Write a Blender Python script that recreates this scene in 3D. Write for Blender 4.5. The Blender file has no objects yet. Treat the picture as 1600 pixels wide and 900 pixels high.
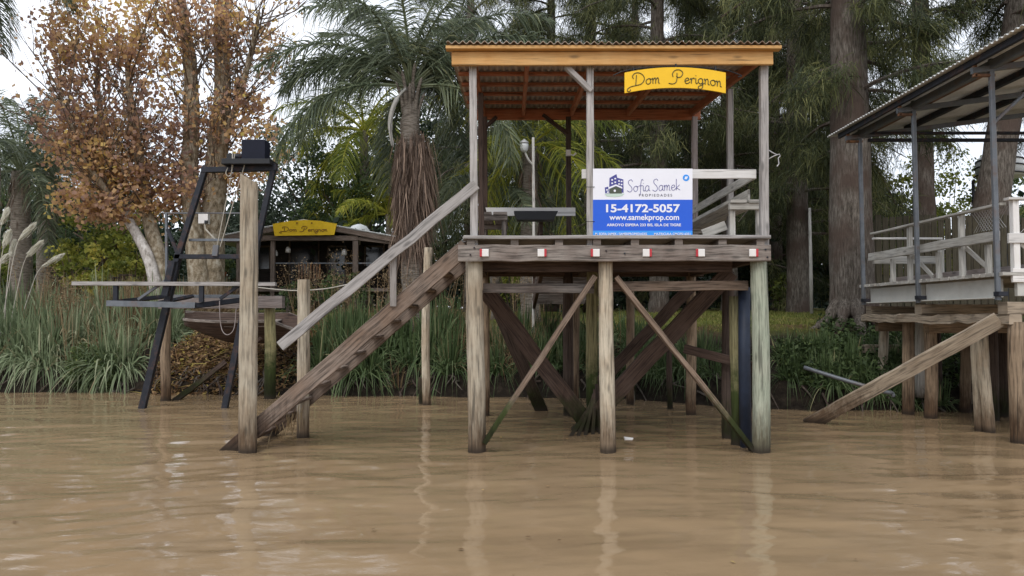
import bpy, math, random
import numpy as np
from mathutils import Vector, Matrix

R = math.radians
rng = np.random.default_rng(7)
random.seed(7)
sc = bpy.context.scene
COL = sc.collection

# ---------------------------------------------------------------- camera
F = 1200.0
PITCH = R(2.15)
CAMZ = 1.63
cd = bpy.data.cameras.new("camera")
cam = bpy.data.objects.new("camera", cd)
COL.objects.link(cam)
cam.location = (0, 0, CAMZ)
cam.rotation_euler = (R(90) + PITCH, 0, 0)
cd.sensor_width = 36
cd.lens = 36 * F / 1600
cd.clip_end = 3000
sc.camera = cam

# ---------------------------------------------------------------- world (overcast)
SUN_EL, SUN_AZ = 48, 200          # sun behind and left of the camera, veiled
w = bpy.data.worlds.new("World")
sc.world = w
w.use_nodes = True
nt = w.node_tree
nt.nodes.clear()
out = nt.nodes.new("ShaderNodeOutputWorld")
bg = nt.nodes.new("ShaderNodeBackground")
sky = nt.nodes.new("ShaderNodeTexSky")
sky.sky_type = 'NISHITA'
sky.sun_disc = False
sky.sun_elevation = R(SUN_EL)
sky.sun_rotation = R(SUN_AZ)
tc = nt.nodes.new("ShaderNodeTexCoord")
mp = nt.nodes.new("ShaderNodeMapping")
mp.inputs['Scale'].default_value = (1.2, 1.2, 3.0)
nz = nt.nodes.new("ShaderNodeTexNoise")
nz.inputs['Scale'].default_value = 2.2
nz.inputs['Detail'].default_value = 5
cr = nt.nodes.new("ShaderNodeValToRGB")
cr.color_ramp.elements[0].position = 0.3
cr.color_ramp.elements[0].color = (0.60, 0.64, 0.71, 1)
cr.color_ramp.elements[1].position = 0.68
cr.color_ramp.elements[1].color = (0.85, 0.87, 0.92, 1)
sca = nt.nodes.new("ShaderNodeVectorMath")
sca.operation = 'SCALE'
sca.inputs['Scale'].default_value = 10.5
mx = nt.nodes.new("ShaderNodeMixRGB")
mx.inputs['Fac'].default_value = 0.9
nt.links.new(tc.outputs['Generated'], mp.inputs['Vector'])
nt.links.new(mp.outputs['Vector'], nz.inputs['Vector'])
nt.links.new(nz.outputs['Fac'], cr.inputs['Fac'])
nt.links.new(cr.outputs['Color'], sca.inputs[0])
nt.links.new(sky.outputs['Color'], mx.inputs['Color1'])
nt.links.new(sca.outputs['Vector'], mx.inputs['Color2'])
nt.links.new(mx.outputs['Color'], bg.inputs['Color'])
bg.inputs['Strength'].default_value = 0.1
nt.links.new(bg.outputs['Background'], out.inputs['Surface'])

sl = bpy.data.lights.new("sun", 'SUN')
sl.energy = 0.9
sl.angle = R(25)
sl.color = (1.0, 0.95, 0.88)
so = bpy.data.objects.new("sun", sl)
COL.objects.link(so)
az = R(SUN_AZ)
sd = Vector((math.sin(az) * math.cos(R(SUN_EL)), math.cos(az) * math.cos(R(SUN_EL)), math.sin(R(SUN_EL))))
so.rotation_euler = sd.to_track_quat('Z', 'Y').to_euler()

sc.view_settings.view_transform = 'Standard'
sc.view_settings.look = 'None'
sc.view_settings.gamma = 1
sc.view_settings.exposure = 0.78
sc.cycles.use_denoising = True
sc.cycles.max_bounces = 6
sc.cycles.diffuse_bounces = 4
sc.cycles.glossy_bounces = 3
sc.cycles.transmission_bounces = 3
sc.cycles.caustics_reflective = False
sc.cycles.caustics_refractive = False

# ---------------------------------------------------------------- measuring
CT, ST = math.cos(PITCH), math.sin(PITCH)

def A(px, py, Y):
    """point at distance Y in front of the camera for a photo pixel"""
    v = 450 - py
    dx, dy, dz = px - 800, F * CT - v * ST, F * ST + v * CT
    t = Y / dy
    return Vector((dx * t, Y, CAMZ + dz * t))

def S(px, Y):
    return px * Y / F

# ---------------------------------------------------------------- mesh building
ORG = {}

def catmull(pts, n=6):
    P = [Vector(p) for p in pts]
    if len(P) < 3:
        return P
    o = []
    for i in range(len(P) - 1):
        a = P[i - 1] if i else P[0] * 2 - P[1]
        b, c = P[i], P[i + 1]
        d = P[i + 2] if i + 2 < len(P) else P[-1] * 2 - P[-2]
        for k in range(n):
            t = k / n
            o.append(0.5 * ((2 * b) + (c - a) * t + (2 * a - 5 * b + 4 * c - d) * t * t + (3 * b - a - 3 * c + d) * t ** 3))
    o.append(P[-1])
    return o

class MB:
    def __init__(s):
        s.v, s.f, s.uv = [], [], []

    def ring_sweep(s, rings, closed_ends=True, perim=None, lens=None):
        """rings: list of lists of Vectors; UV: u along the length, v round the section (metres)"""
        b = len(s.v)
        n = len(rings[0])
        for r in rings:
            s.v.extend([tuple(p) for p in r])
        if perim is None:
            perim = [0.0]
            for j in range(n):
                perim.append(perim[-1] + (rings[0][(j + 1) % n] - rings[0][j]).length)
        if lens is None:
            lens = [0.0]
            for i in range(1, len(rings)):
                c0 = sum(rings[i - 1], Vector()) / n
                c1 = sum(rings[i], Vector()) / n
                lens.append(lens[-1] + (c1 - c0).length)
        ou = random.random() * 7
        ov = random.random() * 7
        for i in range(len(rings) - 1):
            for j in range(n):
                k = (j + 1) % n
                s.f.append((b + i * n + j, b + i * n + k, b + (i + 1) * n + k, b + (i + 1) * n + j))
                s.uv += [(ou + lens[i], ov + perim[j]), (ou + lens[i], ov + perim[j + 1]),
                         (ou + lens[i + 1], ov + perim[j + 1]), (ou + lens[i + 1], ov + perim[j])]
        if closed_ends:
            s.f.append(tuple(b + j for j in reversed(range(n))))
            s.uv += [(ou + rings[0][j].x * .3, ov + rings[0][j].z * .3) for j in reversed(range(n))]
            e = b + (len(rings) - 1) * n
            s.f.append(tuple(e + j for j in range(n)))
            s.uv += [(ou + rings[-1][j].x * .3, ov + rings[-1][j].z * .3) for j in range(n)]

    def beam(s, p0, p1, w, h, up=(0, 0, 1), seg=None, jit=0.0, ch=0.006, twist=0.0):
        """bar from p0 to p1; w across, h along 'up'; chamfered edges, slightly uneven when jit>0"""
        p0, p1 = Vector(p0), Vector(p1)
        d = p1 - p0
        L = d.length
        d.normalize()
        u = Vector(up)
        side = d.cross(u)
        if side.length < 1e-4:
            side = d.cross(Vector((0, 1, 0)))
        side.normalize()
        u = side.cross(d).normalized()
        if seg is None:
            seg = max(1, int(L / 0.35)) if jit else 1
        ch = min(ch, w * .3, h * .3)
        a, b = w / 2, h / 2
        prof = [(-a + ch, -b), (a - ch, -b), (a, -b + ch), (a, b - ch), (a - ch, b), (-a + ch, b), (-a, b - ch), (-a, -b + ch)]
        rings = []
        for i in range(seg + 1):
            t = i / seg
            c = p0 + d * (L * t)
            if jit and 0 < i < seg:
                c = c + side * random.gauss(0, jit) + u * random.gauss(0, jit)
            k = 1 + (random.gauss(0, jit * 2.5) if jit else 0)
            rings.append([c + side * (x * k + (random.gauss(0, jit * .5) if jit else 0)) + u * (y * k + (random.gauss(0, jit * .5) if jit else 0)) for x, y in prof])
        s.ring_sweep(rings)
        return s

    def box(s, c, size, ch=0.004):
        c = Vector(c)
        return s.beam(c - Vector((size[0] / 2, 0, 0)), c + Vector((size[0] / 2, 0, 0)), size[1], size[2], ch=ch)

    def pole(s, p0, p1, r0, r1, n=14, seg=12, jit=0.004, bow=0.0, oval=0.03):
        p0, p1 = Vector(p0), Vector(p1)
        d = (p1 - p0).normalized()
        a = d.cross(Vector((0, 1, 0)))
        if a.length < .1:
            a = d.cross(Vector((1, 0, 0)))
        a.normalize()
        b = d.cross(a)
        ph = [random.random() * 6.28 for _ in range(4)]
        ridge = [random.gauss(0, oval) for _ in range(n)]
        bd = random.random() * 6.28
        rings = []
        for i in range(seg + 1):
            t = i / seg
            c = p0.lerp(p1, t) + (a * math.cos(bd) + b * math.sin(bd)) * bow * math.sin(t * math.pi)
            c = c + a * jit * math.sin(t * 7 + ph[0]) + b * jit * math.sin(t * 9 + ph[1])
            r = r0 + (r1 - r0) * t
            rg = []
            for j in range(n):
                th = 2 * math.pi * j / n
                rr = r * (1 + ridge[j] + .02 * math.sin(3 * th + ph[2] + t * 4)) + random.gauss(0, jit * .4)
                rg.append(c + a * rr * math.cos(th) + b * rr * math.sin(th))
            rings.append(rg)
        s.ring_sweep(rings)
        return s

    def tube(s, pts, r, n=8):
        P = [Vector(p) for p in pts]
        m = len(P)
        rr = r if hasattr(r, '__len__') else [r] * m
        rings = []
        prev = None
        for i in range(m):
            d = (P[min(i + 1, m - 1)] - P[max(i - 1, 0)]).normalized()
            if prev is None:
                a = d.cross(Vector((0, 0, 1)))
                if a.length < .05:
                    a = d.cross(Vector((1, 0, 0)))
            else:
                a = prev - d * prev.dot(d)
            a.normalize()
            prev = a
            b = d.cross(a)
            rings.append([P[i] + (a * math.cos(2 * math.pi * j / n) + b * math.sin(2 * math.pi * j / n)) * rr[i] for j in range(n)])
        s.ring_sweep(rings)
        return s

    def lathe(s, c, prof, n=20):
        c = Vector(c)
        rings = [[c + Vector((r * math.cos(2 * math.pi * j / n), r * math.sin(2 * math.pi * j / n), z)) for j in range(n)] for r, z in prof]
        s.ring_sweep(rings)
        return s

    def prism(s, poly, back):
        """front polygon (list of points), extruded by vector back"""
        P = [Vector(p) for p in poly]
        back = Vector(back)
        b = len(s.v)
        n = len(P)
        s.v += [tuple(p) for p in P] + [tuple(p + back) for p in P]
        fs = [tuple(range(b, b + n)), tuple(b + n + j for j in reversed(range(n)))]
        for j in range(n):
            k = (j + 1) % n
            fs.append((b + j, b + n + j, b + n + k, b + k))
        for f in fs:
            s.f.append(f)
            s.uv += [(s.v[i][0] + s.v[i][1] * .5, s.v[i][2]) for i in f]
        return s

    def build(s, name, mat, parent=None, smooth=False):
        o0 = ORG.get(parent.name, (0, 0, 0)) if parent else (0, 0, 0)
        me = bpy.data.meshes.new(name)
        V = np.array(s.v, dtype=np.float32).reshape(-1, 3) - np.array(o0, dtype=np.float32)
        me.from_pydata(V.tolist(), [], s.f)
        ul = me.uv_layers.new(name="UVMap")
        ul.data.foreach_set("uv", np.array(s.uv, dtype=np.float32).ravel())
        me.materials.append(mat)
        if smooth:
            me.polygons.foreach_set("use_smooth", [True] * len(me.polygons))
        o = bpy.data.objects.new(name, me)
        COL.objects.link(o)
        if parent:
            o.parent = parent
            ORG[o.name] = o0
        return o

def np_mesh(name, V, faces, tint, mat, parent=None, smooth=False):
    """V (n,3), faces (m,k) uniform, tint (n,)"""
    me = bpy.data.meshes.new(name)
    m, k = faces.shape
    me.vertices.add(len(V))
    me.vertices.foreach_set("co", V.astype(np.float32).ravel())
    me.loops.add(m * k)
    me.loops.foreach_set("vertex_index", faces.astype(np.int32).ravel())
    me.polygons.add(m)
    me.polygons.foreach_set("loop_start", np.arange(0, m * k, k, dtype=np.int32))
    me.polygons.foreach_set("loop_total", np.full(m, k, dtype=np.int32))
    if smooth:
        me.polygons.foreach_set("use_smooth", np.ones(m, dtype=bool))
    me.update(calc_edges=True)
    if tint is not None:
        at = me.attributes.new("tint", 'FLOAT', 'POINT')
        at.data.foreach_set("value", tint.astype(np.float32))
    me.materials.append(mat)
    o = bpy.data.objects.new(name, me)
    COL.objects.link(o)
    if parent:
        o.parent = parent
    return o

def unit(v):
    return v / np.maximum(np.linalg.norm(v, axis=1, keepdims=True), 1e-6)

class Leafs:
    """collects blades and leaves as quads"""
    def __init__(s):
        s.V, s.F, s.T, s.n = [], [], [], 0

    def add(s, V, Fc, T):
        s.V.append(V)
        s.F.append(Fc + s.n)
        s.T.append(T)
        s.n += len(V)

    def blades(s, base, d, L, wd, droop, tint, seg=3, side=None, taper=0.8):
        N = len(base)
        d = unit(d)
        if side is None:
            side = np.cross(d, rng.normal(size=(N, 3)))
        side = unit(side)
        t = np.linspace(0, 1, seg + 1)
        c = base[:, None, :] + d[:, None, :] * (L[:, None] * t)[:, :, None]
        c[:, :, 2] -= (droop * L)[:, None] * t ** 2
        wt = wd[:, None] * (1 - t[None, :] ** 2 * taper) * .5
        wt[:, 0] *= .7
        wt[:, -1] *= .3
        v = np.stack([c - side[:, None, :] * wt[:, :, None], c + side[:, None, :] * wt[:, :, None]], axis=2)
        V = v.reshape(-1, 3)
        st = (seg + 1) * 2
        i = np.arange(N)[:, None] * st + np.arange(seg)[None, :] * 2
        Fc = np.stack([i, i + 1, i + 3, i + 2], axis=-1).reshape(-1, 4)
        s.add(V, Fc, np.repeat(tint, st))

    def leaves(s, pos, size, tint, flat=0.0, aspect=.6):
        N = len(pos)
        n = rng.normal(size=(N, 3))
        n[:, 2] += flat
        n = unit(n)
        a = unit(np.cross(n, rng.normal(size=(N, 3))))
        b = np.cross(n, a)
        sz = size[:, None]
        p0 = pos - a * sz * .5
        p1 = pos + b * sz * aspect * .5 + a * sz * .05 + n * sz * .08
        p2 = pos + a * sz * .55
        p3 = pos - b * sz * aspect * .5 + a * sz * .05 + n * sz * .08
        V = np.stack([p0, p1, p2, p3], axis=1).reshape(-1, 3)
        Fc = np.arange(N * 4).reshape(-1, 4)
        s.add(V, Fc, np.repeat(tint, 4))

    def build(s, name, mat, parent=None):
        return np_mesh(name, np.concatenate(s.V), np.concatenate(s.F), np.concatenate(s.T), mat, parent)

# ---------------------------------------------------------------- objects and properties
def tag(o, label=None, cat=None, group=None, kind=None):
    if label:
        o["label"] = label
    if cat:
        o["category"] = cat
    if group:
        o["group"] = group
    if kind:
        o["kind"] = kind
    return o

def thing(name, label, cat, loc=(0, 0, 0), rotz=0, group=None):
    o = bpy.data.objects.new(name, None)
    o.empty_display_size = .2
    COL.objects.link(o)
    o.location = loc
    o.rotation_euler = (0, 0, rotz)
    ORG[o.name] = tuple(loc)
    return tag(o, label, cat, group)

def copy_tree(o, parent=None):
    c = o.copy()
    COL.objects.link(c)
    c.parent = parent
    for ch in list(o.children):
        copy_tree(ch, c)
    return c

# ---------------------------------------------------------------- materials
def mat_base(name):
    m = bpy.data.materials.new(name)
    m.use_nodes = True
    n = m.node_tree
    b = n.nodes["Principled BSDF"]
    return m, n, b

def N(n, t, **kw):
    x = n.nodes.new(t)
    for k, v in kw.items():
        x.inputs[k].default_value = v
    return x

def ramp(n, fac, stops):
    r = n.nodes.new("ShaderNodeValToRGB")
    e = r.color_ramp.elements
    while len(e) < len(stops):
        e.new(0.5)
    for i, (p, c) in enumerate(stops):
        e[i].position = p
        e[i].color = (*c, 1)
    n.links.new(fac, r.inputs['Fac'])
    return r.outputs['Color']

def mixc(n, fac, a, b, mode='MIX'):
    x = n.nodes.new("ShaderNodeMixRGB")
    x.blend_type = mode
    for sock, v in (('Fac', fac), ('Color1', a), ('Color2', b)):
        if isinstance(v, (int, float)):
            x.inputs[sock].default_value = v
        elif isinstance(v, tuple):
            x.inputs[sock].default_value = (*v, 1)
        else:
            n.links.new(v, x.inputs[sock])
    return x.outputs['Color']

def math_n(n, op, a, b=None, clamp=False):
    x = n.nodes.new("ShaderNodeMath")
    x.operation = op
    x.use_clamp = clamp
    for i, v in enumerate((a, b)):
        if v is None:
            continue
        if isinstance(v, (int, float)):
            x.inputs[i].default_value = v
        else:
            n.links.new(v, x.inputs[i])
    return x.outputs[0]

def dk(c, k):
    return tuple(x * k for x in c)

def wood(name, col, var=.35, grain=28, rough=.85, moss=0.0, tide=True, tint2=None, bump=.5, tide_z=.6, knots=True):
    """weathered timber: grain along the piece (UV u = length), patches, knots, tide stain at the waterline"""
    m, n, b = mat_base(name)
    uv = n.nodes.new("ShaderNodeUVMap")
    mp = n.nodes.new("ShaderNodeMapping")
    mp.inputs['Scale'].default_value = (1.3, grain, 1)
    n.links.new(uv.outputs['UV'], mp.inputs['Vector'])
    g = N(n, "ShaderNodeTexNoise", Scale=2.0, Detail=6, Roughness=.65)
    n.links.new(mp.outputs['Vector'], g.inputs['Vector'])
    geo = n.nodes.new("ShaderNodeNewGeometry")
    p = N(n, "ShaderNodeTexNoise", Scale=2.3, Detail=4, Roughness=.6)
    n.links.new(geo.outputs['Position'], p.inputs['Vector'])
    c2 = tint2 or tuple(x * y for x, y in zip(col, (.78, .72, .66)))
    base = ramp(n, g.outputs['Fac'], [(.38, dk(col, 1 - var * 1.15)), (.5, col), (.63, tuple(min(.9, x * (1 + var * .6)) for x in col))])
    pf = ramp(n, p.outputs['Fac'], [(.38, (0, 0, 0)), (.66, (1, 1, 1))])
    base = mixc(n, math_n(n, 'MULTIPLY', pf, .75), base, mixc(n, 1.0, base, tuple(min(1.6, c2[i] / max(col[i], .01)) for i in range(3)), 'MULTIPLY'))
    # long dark cracks
    mp2 = n.nodes.new("ShaderNodeMapping")
    mp2.inputs['Scale'].default_value = (.7, grain * .8, 1)
    n.links.new(uv.outputs['UV'], mp2.inputs['Vector'])
    ck = N(n, "ShaderNodeTexNoise", Scale=1.3, Detail=3, Roughness=.5)
    n.links.new(mp2.outputs['Vector'], ck.inputs['Vector'])
    cf = ramp(n, ck.outputs['Fac'], [(.34, (1, 1, 1)), (.395, (0, 0, 0))])
    base = mixc(n, math_n(n, 'MULTIPLY', cf, .75), base, dk(col, .25))
    if knots:
        vo = N(n, "ShaderNodeTexVoronoi", Scale=1.0)
        mp3 = n.nodes.new("ShaderNodeMapping")
        mp3.inputs['Scale'].default_value = (2.2, 6.5, 1)
        n.links.new(uv.outputs['UV'], mp3.inputs['Vector'])
        n.links.new(mp3.outputs['Vector'], vo.inputs['Vector'])
        kf = ramp(n, vo.outputs['Distance'], [(.07, (1, 1, 1)), (.18, (0, 0, 0))])
        base = mixc(n, math_n(n, 'MULTIPLY', kf, .7), base, dk(col, .3))
    oi = n.nodes.new("ShaderNodeObjectInfo")
    hv = n.nodes.new("ShaderNodeHueSaturation")
    n.links.new(base, hv.inputs['Color'])
    n.links.new(math_n(n, 'ADD', math_n(n, 'MULTIPLY', oi.outputs['Random'], .3), .85), hv.inputs['Value'])
    base = hv.outputs['Color']
    sep = n.nodes.new("ShaderNodeSeparateXYZ")
    n.links.new(geo.outputs['Position'], sep.inputs[0])
    z = sep.outputs['Z']
    if moss:
        mn = N(n, "ShaderNodeTexNoise", Scale=6.0, Detail=5, Roughness=.7)
        n.links.new(geo.outputs['Position'], mn.inputs['Vector'])
        zz = math_n(n, 'SUBTRACT', moss, z)
        mf = math_n(n, 'ADD', math_n(n, 'MULTIPLY', zz, 2.2), math_n(n, 'MULTIPLY', math_n(n, 'SUBTRACT', mn.outputs['Fac'], .5), 2.6), clamp=True)
        base = mixc(n, mf, base, mixc(n, g.outputs['Fac'], (.018, .022, .008), (.06, .085, .02)))
    if tide:
        tn = N(n, "ShaderNodeTexNoise", Scale=1.0, Detail=4, Roughness=.7)
        mt = n.nodes.new("ShaderNodeMapping")
        mt.inputs['Scale'].default_value = (18, 18, 3)
        n.links.new(geo.outputs['Position'], mt.inputs['Vector'])
        n.links.new(mt.outputs['Vector'], tn.inputs['Vector'])
        zz = math_n(n, 'SUBTRACT', tide_z, z)
        tf = math_n(n, 'ADD', math_n(n, 'MULTIPLY', zz, 2.3), math_n(n, 'MULTIPLY', math_n(n, 'SUBTRACT', tn.outputs['Fac'], .5), 2.2), clamp=True)
        base = mixc(n, math_n(n, 'MULTIPLY', tf, .92), base, mixc(n, 1.0, base, (.30, .235, .19), 'MULTIPLY'))
        wl = math_n(n, 'MULTIPLY', math_n(n, 'SUBTRACT', .11, z), 12, clamp=True)
        base = mixc(n, math_n(n, 'MULTIPLY', wl, .85), base, (.026, .019, .014))
    n.links.new(base, b.inputs['Base Color'])
    b.inputs['Roughness'].default_value = rough
    b.inputs['Specular IOR Level'].default_value = .25
    bp = N(n, "ShaderNodeBump", Strength=bump, Distance=.006)
    n.links.new(g.outputs['Fac'], bp.inputs['Height'])
    n.links.new(bp.outputs['Normal'], b.inputs['Normal'])
    return m

def plain(name, col, rough=.6, metal=0.0, var=.25, scale=8, bump=.15, rust=None, spec=.4):
    m, n, b = mat_base(name)
    geo = n.nodes.new("ShaderNodeNewGeometry")
    p = N(n, "ShaderNodeTexNoise", Scale=scale, Detail=6, Roughness=.65)
    n.links.new(geo.outputs['Position'], p.inputs['Vector'])
    c = ramp(n, p.outputs['Fac'], [(.3, dk(col, 1 - var)), (.7, tuple(min(.95, x * (1 + var * .5)) for x in col))])
    if rust:
        q = N(n, "ShaderNodeTexNoise", Scale=scale * .5, Detail=7, Roughness=.7)
        n.links.new(geo.outputs['Position'], q.inputs['Vector'])
        f = ramp(n, q.outputs['Fac'], [(.52, (0, 0, 0)), (.66, (1, 1, 1))])
        c = mixc(n, f, c, rust)
    n.links.new(c, b.inputs['Base Color'])
    b.inputs['Roughness'].default_value = rough
    b.inputs['Metallic'].default_value = metal
    b.inputs['Specular IOR Level'].default_value = spec
    if bump:
        bp = N(n, "ShaderNodeBump", Strength=bump, Distance=.01)
        n.links.new(p.outputs['Fac'], bp.inputs['Height'])
        n.links.new(bp.outputs['Normal'], b.inputs['Normal'])
    return m

def leafmat(name, stops, trans=.3, rough=.6, spec=.25):
    """leaves: colour from a per-leaf random value, some light through"""
    m, n, b = mat_base(name)
    at = n.nodes.new("ShaderNodeAttribute")
    at.attribute_name = "tint"
    c = ramp(n, at.outputs['Fac'], stops)
    n.links.new(c, b.inputs['Base Color'])
    b.inputs['Roughness'].default_value = rough
    b.inputs['Specular IOR Level'].default_value = spec
    tr = n.nodes.new("ShaderNodeBsdfTranslucent")
    n.links.new(c, tr.inputs['Color'])
    ms = n.nodes.new("ShaderNodeMixShader")
    ms.inputs['Fac'].default_value = trans
    o = n.nodes["Material Output"]
    n.links.new(b.outputs['BSDF'], ms.inputs[1])
    n.links.new(tr.outputs['BSDF'], ms.inputs[2])
    n.links.new(ms.outputs['Shader'], o.inputs['Surface'])
    return m

def bark(name, col, col2, scale=(5, 5, 1.2), bump=.9, stain=None):
    m, n, b = mat_base(name)
    tcn = n.nodes.new("ShaderNodeTexCoord")
    mp = n.nodes.new("ShaderNodeMapping")
    mp.inputs['Scale'].default_value = scale
    n.links.new(tcn.outputs['Object'], mp.inputs['Vector'])
    g = N(n, "ShaderNodeTexNoise", Scale=3.0, Detail=8, Roughness=.7)
    n.links.new(mp.outputs['Vector'], g.inputs['Vector'])
    c = ramp(n, g.outputs['Fac'], [(.34, dk(col, .35)), (.48, col), (.66, col2)])
    if stain:
        q = N(n, "ShaderNodeTexNoise", Scale=1.1, Detail=4)
        n.links.new(tcn.outputs['Object'], q.inputs['Vector'])
        c = mixc(n, ramp(n, q.outputs['Fac'], [(.45, (0, 0, 0)), (.6, (1, 1, 1))]), c, mixc(n, g.outputs['Fac'], dk(stain, .4), stain))
    n.links.new(c, b.inputs['Base Color'])
    b.inputs['Roughness'].default_value = .95
    b.inputs['Specular IOR Level'].default_value = .15
    bp = N(n, "ShaderNodeBump", Strength=bump, Distance=.04)
    n.links.new(g.outputs['Fac'], bp.inputs['Height'])
    n.links.new(bp.outputs['Normal'], b.inputs['Normal'])
    return m

M = {}
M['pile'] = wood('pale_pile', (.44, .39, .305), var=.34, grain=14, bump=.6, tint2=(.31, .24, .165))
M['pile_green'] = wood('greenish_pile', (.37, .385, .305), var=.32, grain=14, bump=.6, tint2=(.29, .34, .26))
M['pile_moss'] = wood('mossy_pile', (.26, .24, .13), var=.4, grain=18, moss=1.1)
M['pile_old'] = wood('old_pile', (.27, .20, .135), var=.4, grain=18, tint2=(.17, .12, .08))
M['grey'] = wood('grey_timber', (.27, .24, .235), var=.35, grain=26, tint2=(.22, .18, .16))
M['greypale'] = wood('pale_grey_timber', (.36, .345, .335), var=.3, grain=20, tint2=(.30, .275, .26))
M['stair'] = wood('stair_timber', (.215, .17, .14), var=.5, grain=18, tint2=(.15, .10, .07))
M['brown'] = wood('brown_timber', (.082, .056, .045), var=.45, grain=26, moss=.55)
M['brace'] = wood('weathered_brace', (.20, .15, .115), var=.5, grain=20, moss=.8)
M['beam'] = wood('beam_timber', (.215, .19, .17), var=.5, grain=18, tint2=(.13, .10, .085))
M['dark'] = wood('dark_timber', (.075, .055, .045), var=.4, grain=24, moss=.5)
M['varnish'] = wood('varnished_pine', (.58, .35, .14), var=.16, grain=22, rough=.5, tide=False, tint2=(.50, .25, .07), bump=.15)  # front edge timber, its sunlit gold put into the colour
M['varnish_shaded'] = wood('shaded_varnish', (.34, .135, .07), var=.25, grain=22, rough=.55, tide=False, tint2=(.32, .095, .04), bump=.15)  # same varnished wood under the roof, shade painted in as darker red-brown
M['white'] = wood('white_painted_board', (.70, .69, .68), var=.06, grain=30, tide=False, tint2=(.60, .58, .55), bump=.15, knots=False)
M['cream'] = wood('weathered_cream_timber', (.46, .45, .42), var=.28, grain=20, tint2=(.36, .34, .30))
M['tan'] = wood('tan_timber', (.33, .275, .21), var=.4, grain=18, tint2=(.23, .18, .13))
M['fence'] = wood('fence_board', (.07, .062, .042), var=.3, grain=24, tide=False)  # base colour darkened to carry the shade on the fence
M['house'] = wood('house_board', (.032, .026, .023), var=.35, grain=24, tide=False)
M['housebeam'] = wood('house_beam', (.17, .135, .115), var=.35, grain=24, tide=False)
M['roof'] = plain('corrugated_roof', (.42, .345, .28), rough=.75, var=.35, scale=5, rust=(.20, .12, .075))
M['roof_grey'] = plain('zinc_roof', (.60, .60, .58), rough=.5, metal=.3, var=.25, scale=3)
M['steel'] = plain('dark_steel', (.026, .029, .038), rough=.6, metal=.1, spec=.25, var=.3, scale=9, rust=(.075, .042, .034))
M['steelgrey'] = plain('blue_grey_steel', (.15, .165, .185), rough=.5, metal=.3, var=.3, scale=7, rust=(.14, .11, .10))
M['steelpale'] = plain('painted_steel_channel', (.50, .50, .47), rough=.55, var=.15, scale=3, rust=(.40, .38, .34))
M['rusty'] = plain('rusty_steel', (.16, .085, .05), rough=.75, var=.5, scale=6, rust=(.28, .13, .05))
M['black'] = plain('black_paint', (.012, .013, .016), rough=.5, var=.2, bump=.05)
M['navy'] = plain('navy_plastic', (.008, .010, .022), rough=.6, spec=.2, var=.2, bump=.05)
M['bluepipe'] = plain('blue_pipe', (.018, .027, .05), rough=.6, var=.45, scale=5)
M['yellow'] = plain('yellow_paint', (.83, .50, .008), rough=.5, var=.05, bump=.05)
M['yellow_old'] = plain('faded_yellow_paint', (.78, .52, .012), rough=.6, var=.12, bump=.05)
M['ink'] = plain('dark_green_paint', (.06, .06, .018), rough=.6, var=.1, bump=0)
M['ink_faded'] = plain('faded_brown_paint', (.28, .14, .02), rough=.7, var=.4, scale=25, bump=0)
M['signwhite'] = plain('white_vinyl', (.76, .77, .84), rough=.4, var=.03, bump=0)
M['signblue'] = plain('blue_vinyl', (.012, .10, .62), rough=.4, var=.03, bump=0)
M['signsky'] = plain('light_blue_vinyl', (.03, .28, .80), rough=.4, var=.03, bump=0)
M['signink'] = plain('slate_vinyl', (.05, .05, .10), rough=.4, var=.03, bump=0)
M['signpurple'] = plain('indigo_vinyl', (.06, .06, .26), rough=.4, var=.05, bump=0)
M['signolive'] = plain('olive_vinyl', (.06, .075, .05), rough=.4, var=.05, bump=0)
M['signpale'] = plain('pale_green_vinyl', (.50, .62, .55), rough=.4, var=.05, bump=0)
M['plasticwhite'] = plain('white_plastic', (.72, .70, .68), rough=.4, var=.08, bump=.05)
M['red'] = plain('red_reflector', (.45, .03, .04), rough=.35, var=.2, bump=0)
M['rope'] = plain('pale_rope', (.45, .42, .36), rough=.9, var=.2, bump=0)
M['terracotta'] = plain('terracotta', (.26, .09, .05), rough=.8)
M['tank'] = plain('white_tank', (.55, .57, .57), rough=.5, var=.15, scale=2)
M['wire'] = plain('galvanised_wire', (.38, .38, .38), rough=.5, metal=.4, var=.1, bump=0)
M['glass'] = plain('dark_glass', (.012, .014, .016), rough=.12, var=.1, bump=0, spec=.6)

M['casuarina'] = leafmat('casuarina_needles', [(0, (.018, .026, .013)), (.4, (.052, .066, .027)), (.75, (.135, .145, .055)), (1, (.22, .22, .085))], trans=.25)
M['darkleaf'] = leafmat('dark_leaves', [(0, (.014, .025, .014)), (.5, (.034, .055, .030)), (.85, (.07, .105, .052)), (1, (.13, .15, .06))], trans=.2)
M['greyleaf'] = leafmat('grey_green_leaves', [(0, (.035, .05, .035)), (.5, (.075, .10, .07)), (.85, (.12, .15, .10)), (1, (.17, .19, .12))], trans=.25)
M['autumn'] = leafmat('autumn_leaves', [(0, (.30, .21, .19)), (.25, (.47, .29, .21)), (.55, (.64, .42, .22)), (.8, (.72, .52, .18)), (1, (.74, .64, .18))], trans=.5)
M['palm'] = leafmat('palm_leaflets', [(0, (.045, .062, .038)), (.45, (.115, .148, .088)), (.8, (.22, .255, .15)), (1, (.36, .36, .18))], trans=.25, rough=.45, spec=.4)
M['palmyellow'] = leafmat('yellow_green_palm', [(0, (.08, .11, .02)), (.45, (.21, .24, .035)), (.8, (.38, .37, .055)), (1, (.50, .42, .08))], trans=.35, rough=.5)
M['shrubyellow'] = leafmat('yellow_green_leaves', [(0, (.08, .11, .025)), (.5, (.21, .24, .045)), (.85, (.38, .37, .07)), (1, (.50, .42, .08))], trans=.35)
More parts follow.
